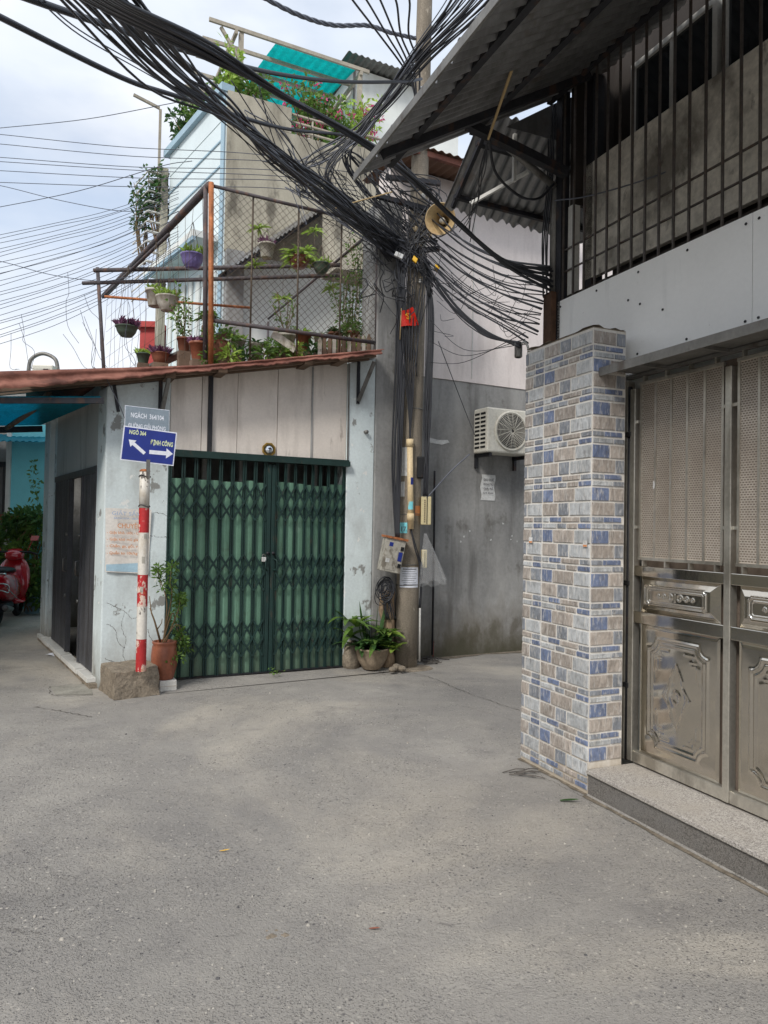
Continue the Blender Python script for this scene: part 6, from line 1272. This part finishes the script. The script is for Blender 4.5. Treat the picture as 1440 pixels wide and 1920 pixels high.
# ================================================================ houses behind
def blue_house():
    c0 = Vector((2.272, 5.0, 0)); t = thing('blue_house', 'tall light blue house with a stained raw concrete front, behind the shop', 'house', SH, c0)
    d = Vector((math.cos(R_(100)), math.sin(R_(100)), 0)); n_ = Vector((-d.y, d.x, 0)); f = c0+d*2.76
    def prism(poly, z0, z1, nm, m): q = MB(); q.prism([(p[0], p[1]) for p in poly], (0, 0, z0), (1, 0, 0), (0, 1, 0), (0, 0, z1-z0)); return part(q, nm, M[m], t)
    prism([c0+n_*.0, (7.5, 5.0), (7.5, 8.6), f+Vector((.3, 1, 0)), f], 3.0, 8.72, 'wall', 'blue_house')
    q = MB(); q.box(2.29, 7.5, 4.965, 4.998, 6.35, 8.72); part(q, 'raw_front', M['raw_concrete'], t)
    q = MB(); q.box(2.29, 3.455, 4.96, 5.12, 8.722, 9.18); part(q, 'parapet', M['raw_concrete'], t)
    prism([c0+n_*.01, c0-n_*.13, f-n_*.13, f+n_*.01], 8.722, 9.16, 'side_parapet', 'blue_house')
    q = MB(); q.box(2.62, 5.3, 4.955, 4.998, 3.0, 6.34); part(q, 'white_front', M['white_wall'], t)
    q = MB(); q.box(2.30, 2.60, 4.80, 4.99, 3.0, 6.34); part(q, 'front_column', M['cement'], t)
    # blue side: coping, trims, groove lines
    def side(s0, s1, z0, z1, o0, o1, nm, m, sl=0):
        A, B = c0+d*s0, c0+d*s1; q = MB(); q.hexa([A+n_*o0+Vector((0, 0, z0)), A+n_*o1+Vector((0, 0, z0)), B+n_*o1+Vector((0, 0, z0+sl)), B+n_*o0+Vector((0, 0, z0+sl)), A+n_*o0+Vector((0, 0, z1)), A+n_*o1+Vector((0, 0, z1)), B+n_*o1+Vector((0, 0, z1+sl)), B+n_*o0+Vector((0, 0, z1+sl))]); return part(q, nm, M[m], t)
    side(-.02, 2.9, 9.165, 9.30, -.14, .10, 'coping', 'blue_trim'); side(.0, .14, 3.0, 9.16, .012, .03, 'corner_trim', 'blue_trim')
    for z in (7.9, 8.35): side(.15, 2.76, z, z+.03, .012, .022, 'groove_strip', 'blue_trim')
    side(.15, 2.76, 6.55, 6.66, .0, .5, 'ledge', 'white_wall'); side(.15, 2.76, 6.48, 6.545, .44, .5, 'ledge_lip', 'blue_trim')
    for k in range(7): side(.25+k*.36, .25+k*.36+.16, 4.3, 6.2, .012, .04, 'shutter_slat', 'white_wall')
    # balcony louvres at the far end of the side
    for k in range(13):
        z = 6.3+k*.205; A = f+d*.1+Vector((0, 0, z)); q = MB(); q.bar(A+n_*.0, A+n_*.42, .10, .022); q.bar(A+n_*.42+d*.03, A+n_*.42-d*-.9, .022, .022); part(q, 'louvre', M['white_frame'], t)
    side(2.80, 2.98, 3.0, 8.9, .02, .16, 'balcony_column', 'raw_concrete'); q = MB(); q.bar(f+d*.1+n_*.2+Vector((0, 0, 8.7)), f+d*.1+n_*.2+Vector((0, 0, 10.1)), .05, .05); part(q, 'balcony_post', M['pergola'], t)
    q = MB(); q.bar(f+d*.1+n_*.22+Vector((0, 0, 10.12)), f+d*.1+n_*.75+Vector((0, 0, 10.2)), .05, .05); part(q, 'balcony_arm', M['pergola'], t)
    # corrugated awning over the white front
    a0, a1 = SH.on('y', 4.1, 432, 503), SH.on('y', 4.1, 648, 366); q = MB()
    q.sheet(lambda u, v: a0.lerp(a1, u)+Vector((0, .85*v, .22*v+.02*math.sin(u*170))), 160, 2, (0, 0, .006)); part(q, 'awning_sheet', M['zinc_under'], t, True)
    q = MB(); q.bar(a0+Vector((0, .06, -.04)), a1+Vector((0, .06, -.04)), .05, .05); part(q, 'awning_beam', M['dark_steel'], t)
    q = MB(); q.bar(a0+Vector((0, .75, .08)), a1+Vector((0, .75, .08)), .06, .08); part(q, 'awning_beam', M['dark_steel'], t)
    # window with pale slats
    for k in range(11):
        x = SH.on('y', 4.9, 642+6*k, 520).x; q = MB(); q.box(x-.022, x+.022, 4.90, 4.93, 4.6, 6.3); part(q, 'window_slat', M['white_frame'] if k % 2 else M['blue_house'], t)
    # low railing on the roof
    for k in range(3): q = MB(); z = 8.85+.14*k; q.tube([(3.47, 5.05, z), (6.2, 5.05, z)], .022, 8); part(q, 'roof_rail', M['pergola'], t, True)
    for x in (3.9, 4.6, 5.3, 6.0): q = MB(); q.tube([(x, 5.06, 8.72), (x, 5.06, 9.15)], .02, 8); part(q, 'rail_post', M['pergola'], t, True)
blue_house()

def pergola():
    t = thing('pergola', 'weathered timber pergola with a teal plastic sheet on the blue house roof', 'pergola', SH, (2.5, 7, 8.72))
    z = 11.72
    for k in range(6):
        y = 6.95+.62*k; q = MB(); q.bar((2.35, y, z), (5.9, y, z), .05, .075); part(q, 'beam', M['pergola'], t)
    for x in (2.9, 5.7):
        q = MB(); q.bar((x, 6.9, z-.10), (x, 10.3, z-.10), .06, .08); part(q, 'cross_beam', M['pergola'], t)
    for x, y in ((3.02, 7.0), (5.7, 7.0), (3.02, 10.2)): q = MB(); q.bar((x, y, 8.72), (x, y, z-.05), .09, .09); part(q, 'post', M['pergola'], t)
    q = MB(); q.bar((3.02, 7.0, 11.1), (2.6, 7.0, z-.05), .06, .06); part(q, 'brace', M['pergola'], t)
    q = MB(); q.sheet(lambda u, v: (3.80+1.85*u-.35*v, 6.98+3.4*v, z+.06+.012*math.sin(u*60)+.02*math.sin(6*v)), 60, 8, (0, 0, .004)); part(q, 'teal_sheet', M['teal_sheet'], t, True)
    # roof shed
    s = thing('roof_shed', 'white rooftop shed with a dark overhanging roof right of the teal sheet', 'shed', SH, (5.8, 7.5, 8.72))
    q = MB(); q.box(5.78, 8.6, 7.5, 10, 8.72, 12.1); part(q, 'wall', M['white_wall'], s)
    q = MB(); q.sheet(lambda u, v: (5.45+3.6*u, 7.1+3.2*v, 12.14+.10*v+.02*math.sin(u*150)), 130, 2, (0, 0, .01)); part(q, 'roof', M['galv'], s, True)
    q = MB(); q.box(5.75, 5.80, 7.46, 7.499, 8.72, 12.1); part(q, 'corner_strip', M['galv'], s)
    # plants on the roof
    def tree(px, py, y, H, spread, n, m, label, base=8.75, petals=0, name='roof_tree'):
        p = SH.on('y', y, px, py); b = Vector((p.x, y, base)); t = thing(name, label, 'plant', SH, b); q = MB(); l = MB(); fl = MB(); tips = []
        for k in range(7):
            P = [b+Vector((J(.06), J(.06), 0)), b.lerp(p, .5)+Vector((J(.2), J(.2), 0)), p+Vector((J(spread), J(spread), J(H*.5)))]; sp = spline(P, 6); q.tube(sp, [.022*(1-.8*i/len(sp)) for i in range(len(sp))], 5); tips += sp[6:]
        for c in tips: bush(l, c, (spread*.36, spread*.36, H*.22), max(5, int(3.0*n/len(tips))), .13)
        part(q, 'trunk', M['stem'], t, True); part(l, 'crown', M[m], t)
        for k in range(petals):
            c = rnd.choice(tips)+Vector((J(.16), -.1+J(.1), J(.12))); bush(fl, c, (.07, .07, .06), 16, .07)
        if petals: part(fl, 'blossom', M['petal'], t)
    tree(425, 120, 6.6, .9, .35, 420, 'leaf_light', 'upright light green shrub rising through the left of the pergola')
    tree(455, 165, 6.4, .7, .45, 420, 'leaf', 'dense green shrub behind the concrete parapet')
    tree(385, 175, 6.9, .9, .35, 320, 'leaf', 'green shrub at the left corner of the pergola')
    tree(345, 225, 7.4, .5, .35, 240, 'leaf_dark', 'dark green shrub leaning over the blue house side')
    tree(570, 165, 6.0, .45, .4, 140, 'leaf', 'pink bougainvillea in front of the teal sheet, left of the shed', petals=12, name='bougainvillea')
    tree(600, 195, 5.7, .35, .4, 150, 'leaf', 'pink bougainvillea lower down in front of the teal sheet', petals=9, name='bougainvillea')
    tree(675, 205, 5.6, .35, .35, 140, 'leaf_light', 'pink bougainvillea sprays in front of the white shed', petals=9, name='bougainvillea')
    tree(640, 245, 5.5, .25, .4, 260, 'leaf', 'bushy green plant along the roof railing', petals=3, name='roof_plant')
    tree(300, 335, 7.9, .5, .3, 160, 'leaf_dark', 'dark leafy sprig growing out of the balcony louvres', base=7.4, name='balcony_plant')
    tree(272, 355, 8.2, .35, .25, 90, 'leaf_dark', 'thin trailing sprig furthest left on the balcony louvres', base=7.0, name='balcony_plant')
pergola()

# ================================================================ far left: alley
def alley():
    t = thing('turquoise_awning', 'turquoise corrugated plastic awning under the red roof on the alley side', 'awning', SH, (-.4, 1, 2.75))
    q = MB(); n = 200
    def fn(u, v):
        y = -.30+3.95*u; w = -.10-.122*max(0, y)+.02; x = w+(-2.3-w)*v; return (x, y, 2.765+.045*y-.10*(w-x)+.010*math.sin(2*math.pi*y/.09))
    q.sheet(fn, n, 6, (0, 0, .003)); part(q, 'sheet', M['turquoise'], t, True)
    q = MB(); q.bar((-.05, -.28, 2.72), (-2.2, -.28, 2.52), .04, .05); part(q, 'front_beam', M['dark_steel'], t)
    q = MB(); q.bar((-.5, 3.6, 2.87), (-2.3, 3.6, 2.68), .05, .08); part(q, 'rear_beam', M['dark_steel'], t)
    q = MB(); q.tube(spline([SH.on('y', .1, 92, 738), SH.on('y', 1.3, 60, 770), SH.on('y', 3.0, 12, 803)], 6), .03, 8); part(q, 'curved_pole', M['timber_dark'], t, True)
    # turquoise house down the alley
    h = thing('turquoise_house', 'house with a turquoise painted wall at the end of the alley', 'house', WF, (-6.5, 13, 0))
    q = MB(); q.box(-6.85, -3.5, 13, 17, 0, 3.35); part(q, 'wall', M['turq_wall'], h)
    q = MB(); q.box(-6.88, -6.80, 12.96, 12.999, 0, 3.3); part(q, 'corner_strip', M['white_wall'], h)
    q = MB(); q.box(-12, -6.88, 13.6, 17, 0, 4.2); part(q, 'side_wall', M['cement'], h)
    for k in range(14): q = MB(); x = -6.92-k*.13; q.box(x-.04, x, 13.50, 13.54, .1, 2.6); part(q, 'door_slat', M['grey_slat'], h)
    q = MB(); q.box(-9, -6.88, 13.48, 13.56, 2.6, 2.7); part(q, 'door_rail', M['dark_steel'], h)
    q = MB(); q.sheet(lambda u, v: (-9.5+3.6*u, 12.2+1.2*v, 2.95+.25*v+.015*math.sin(u*200)), 160, 2, (0, 0, .004)); part(q, 'porch_sheet', M['turquoise'], h, True)
    q = MB(); q.box(-6.85, -5.8, 12.6, 12.995, 1.55, 1.70); part(q, 'planter_ledge', M['terracotta'], h)
    # climbing bush
    b = W(40, 1150, 12.3); b.z = 0; t = thing('climbing_bush', 'dense leafy green bush growing against the turquoise wall', 'bush', WF, b); l, l2, q = MB(), MB(), MB()
    for k in range(9):
        P = [b+Vector((J(.35), J(.1), .05)), b+Vector((J(.4), J(.12), .8)), b+Vector((J(.45), J(.1), 1.6))]; q.tube(spline(P, 5), .012, 5)
    for k in range(46): c = b+Vector((rnd.uniform(-.55, .42), rnd.uniform(-.25, .25), rnd.uniform(.25, 1.68))); bush(l if k % 4 else l2, c, (.17, .14, .15), 75, .12)
    for k in range(9): c = W(70-rnd.uniform(0, 8), 870+12*k, 12.6); bush(l, c, (.06, .06, .07), 9, .09)
    part(q, 'stem', M['stem'], t, True); part(l, 'foliage', M['leaf'], t); part(l2, 'dark_foliage', M['leaf_dark'], t, label='darker foliage')  # a share of the leaf clusters takes the darker green
    p = WF.on('z', 0, 51, 1152); t = thing('bucket', 'pale blue grey bucket at the foot of the leafy bush', 'bucket', WF, p+Vector((0, .15, 0))); q = MB(); c = p+Vector((0, .15, 0)); q.lathe([(.11, 0), (.115, .01), (.15, .27), (.16, .27), (.16, .29), (.14, .29), (.13, .2)], c, 22); part(q, 'body', M['bucket'], t, True)
    q = MB(); q.tube([c+Vector((.155*math.cos(a/10*math.pi), -.05, .28-.1*math.sin(a/10*math.pi))) for a in range(11)], .005, 5); part(q, 'handle', M['galv'], t, True)
    q = MB(); q.lathe([(.13, 0), (.14, .02)], c+Vector((0, 0, .22)), 18); part(q, 'soil', M['soil'], t)
    # rooftop bits against the sky
    a = W(79, 697, 13); t = thing('rooftop_unit', 'small white box unit standing above the red roof at the far left', 'unit', WF, a); q = MB(); q.box(a.x-.19, a.x+.19, 13, 13.3, a.z-.5, a.z+.13); part(q, 'case', M['ac_white'], t, bevel=.02); q = MB(); q.box(a.x+.02, a.x+.11, 12.99, 12.999, a.z+.035, a.z+.055); part(q, 'badge', M['black'], t)
    P = [W(54, 720, 13.2), W(54, 690, 13.2), W(60, 672, 13.2), W(80, 663, 13.2), W(102, 672, 13.2), W(108, 690, 13.2), W(109, 720, 13.2)]; q = MB(); q.tube(spline(P, 6), .035, 10); solo(q, 'arched_pipe', M['galv'], 'grey arched pipe above the red roof at the far left', 'pipe', base=P[0], smooth=True)
    a = W(276, 690, 15); t = thing('red_house', 'red painted metal building seen below the blue house', 'building', WF, a); q = MB(); x0, x1 = W(262, 640, 15).x, W(300, 640, 15).x; z1 = W(276, 615, 15).z; q.box(x0, x1, 15, 17, 0, z1); part(q, 'wall', M['red_house'], t); q = MB(); q.box(x0-.08, x1+.05, 14.9, 17.1, z1+.001, z1+.12); part(q, 'roof', M['red_house'], t)
    # plain house across the lane, left of the view, seen mirrored in the steel gate
    h = thing('lane_house', 'cream house across the lane mirrored in the stainless gate', 'house', WF, (-7, 3, 0)); q = MB(); q.box(-11, -6.9, -9, 11.6, 0, 5.2); part(q, 'wall', mat('cream wall', srgb(196, 186, 166), .9, var=.15, scale=1), h)
    for y in (-6, -1.5, 3, 7.2): q = MB(); q.box(-6.9, -6.86, y, y+1.8, .1, 2.4); part(q, 'shutter', M['grey_slat'], h); q = MB(); q.box(-6.9, -6.87, y+.3, y+1.5, 3.2, 4.4); part(q, 'window', M['glass'], h)
    q = MB(); q.box(-7.0, -6.2, -9, 11.4, 2.75, 2.83); part(q, 'canopy', M['raw_concrete'], h)
alley()

def scooter():
    F_ = Frame((-5.80, 10.72), 14); t = thing('scooter', 'red motor scooter parked in the alley at the left edge, seen from behind', 'scooter', F_, (0, 0, 0))
    def loft(secs, nm, m, par=t, n=18, sq=2.6):
        q = MB(); base = 0
        for (y, hw, z0, z1, cx) in secs:
            for k in range(n):
                a = 2*math.pi*k/n; c, s = math.cos(a), math.sin(a); q.v.append((cx+hw*math.copysign(abs(c)**(2/sq), c), y, (z0+z1)/2+(z1-z0)/2*math.copysign(abs(s)**(2/sq), s)))
        for i in range(len(secs)-1):
            for k in range(n): l = (k+1) % n; q.f.append((i*n+k, i*n+l, (i+1)*n+l, (i+1)*n+k)); q.mi.append(0)
        q.f.append(tuple(reversed(range(n)))); q.f.append(tuple((len(secs)-1)*n+k for k in range(n))); q.mi += [0, 0]; return part(q, nm, M[m], par, True)
    def wheel(y):
        q = MB(); n = 28; q.tube([(0, y+.20*math.cos(k/n*6.283), .245+.20*math.sin(k/n*6.283)) for k in range(n)], .05, 10, closed=True); w = part(q, 'wheel', M['rubber'], t, True)
        q = MB(); q.tube([(-.03, y, .245), (.03, y, .245)], .16, 20); part(q, 'rim', M['chrome'], w, True)
    wheel(.12); wheel(1.36)
    loft([(-.16, .06, .62, .72, 0), (-.12, .15, .52, .78, 0), (0, .21, .44, .82, 0), (.22, .245, .36, .82, 0), (.5, .24, .32, .80, 0), (.72, .17, .30, .62, 0), (.82, .08, .3, .42, 0)], 'tail_body', 'scooter_red')
    loft([(-.08, .12, .80, .86, 0), (.05, .16, .80, .89, 0), (.4, .17, .79, .88, 0), (.72, .12, .76, .84, 0)], 'seat', 'black')
    loft([(.78, .19, .26, .32, 0), (1.0, .2, .25, .31, 0), (1.14, .18, .28, .40, 0)], 'footboard', 'scooter_red')
    loft([(1.02, .20, .30, .62, 0), (1.10, .24, .34, .98, 0), (1.17, .19, .42, 1.02, 0), (1.24, .10, .5, .95, 0)], 'leg_shield', 'scooter_red')
    loft([(.98, .10, .96, 1.06, 0), (1.06, .15, .94, 1.12, 0), (1.16, .13, .96, 1.14, 0), (1.24, .06, 1.0, 1.1, 0)], 'handlebar_cover', 'scooter_red')
    q = MB(); q.tube(spline([(-.36, .98, 1.05), (-.2, 1.04, 1.08), (.2, 1.04, 1.08), (.36, .98, 1.05)], 5), .018, 8); part(q, 'handlebar', M['black'], t, True)
    for s in (-1, 1):
        q = MB(); q.tube([(s*.2, 1.05, 1.1), (s*.28, 1.02, 1.28)], .008, 6); q.obox((s*.31, 1.02, 1.31), (.06, 0, 0), (0, .012, 0), (.01, 0, .04)); part(q, 'mirror', M['scooter_red'], t, bevel=.006)
        q = MB(); q.obox((s*.16, -.10, .585), (.03, .01, 0), (0, .02, 0), (0, 0, .022)); part(q, 'indicator', M['red_light'], t, bevel=.006)
        q = MB(); q.tube(spline([(s*.247, .5, .36), (s*.252, .25, .40), (s*.22, 0, .52), (s*.13, -.13, .66)], 5), .006, 5); part(q, 'chrome_trim', M['chrome'], t, True)
    q = MB(); q.tube(spline([(-.14, .02, .80), (-.15, -.14, .80), (0, -.20, .80), (.15, -.14, .80), (.14, .02, .80)], 6), .014, 8); part(q, 'grab_rail', M['chrome'], t, True)
    q = MB(); q.tube(spline([(-.20, -.08, .52), (-.12, -.2, .56), (.12, -.2, .56), (.20, -.08, .52), (.2, -.08, .62), (.12, -.19, .66), (-.12, -.19, .66)], 5), .010, 6); part(q, 'rear_guard', M['chrome'], t, True)
    q = MB(); q.obox((0, -.16, .64), (.08, 0, 0), (0, .02, 0), (0, 0, .035)); part(q, 'tail_light', M['red_light'], t, bevel=.008)
    loft([(-.05, .05, .30, .44, 0), (-.19, .055, .26, .44, 0)], 'rear_fender', 'black')
    q = MB(); q.obox((.0, -.20, .36), (.095, 0, 0), (0, .003, .0), (0, -.03, .07)); pl = part(q, 'number_plate', M['sign_white'], t)
    for s, z in (('29-L5', .375), ('67.13', .31)): q = text_mb(s, .07, (0, -.212+.0, z), (1, 0, 0), (0, -.25, .97), .004, .001, width=.15); part(q, 'lettering', M['ink'], pl)
    q = MB(); q.tube(spline([(.14, .45, .22), (.17, .2, .24), (.18, -.05, .28), (.18, -.14, .30)], 5), [.025]*5+[.045]*11, 10); part(q, 'exhaust', M['galv'], t, True)
    loft([(.0, .10, .20, .34, .0), (.3, .14, .18, .36, .0), (.6, .12, .2, .34, .0)], 'engine', 'dark_steel')
    q = MB(); q.tube([(-.1, .55, .28), (-.26, .50, .012)], .012, 6); part(q, 'kickstand', M['dark_steel'], t, True)
scooter()
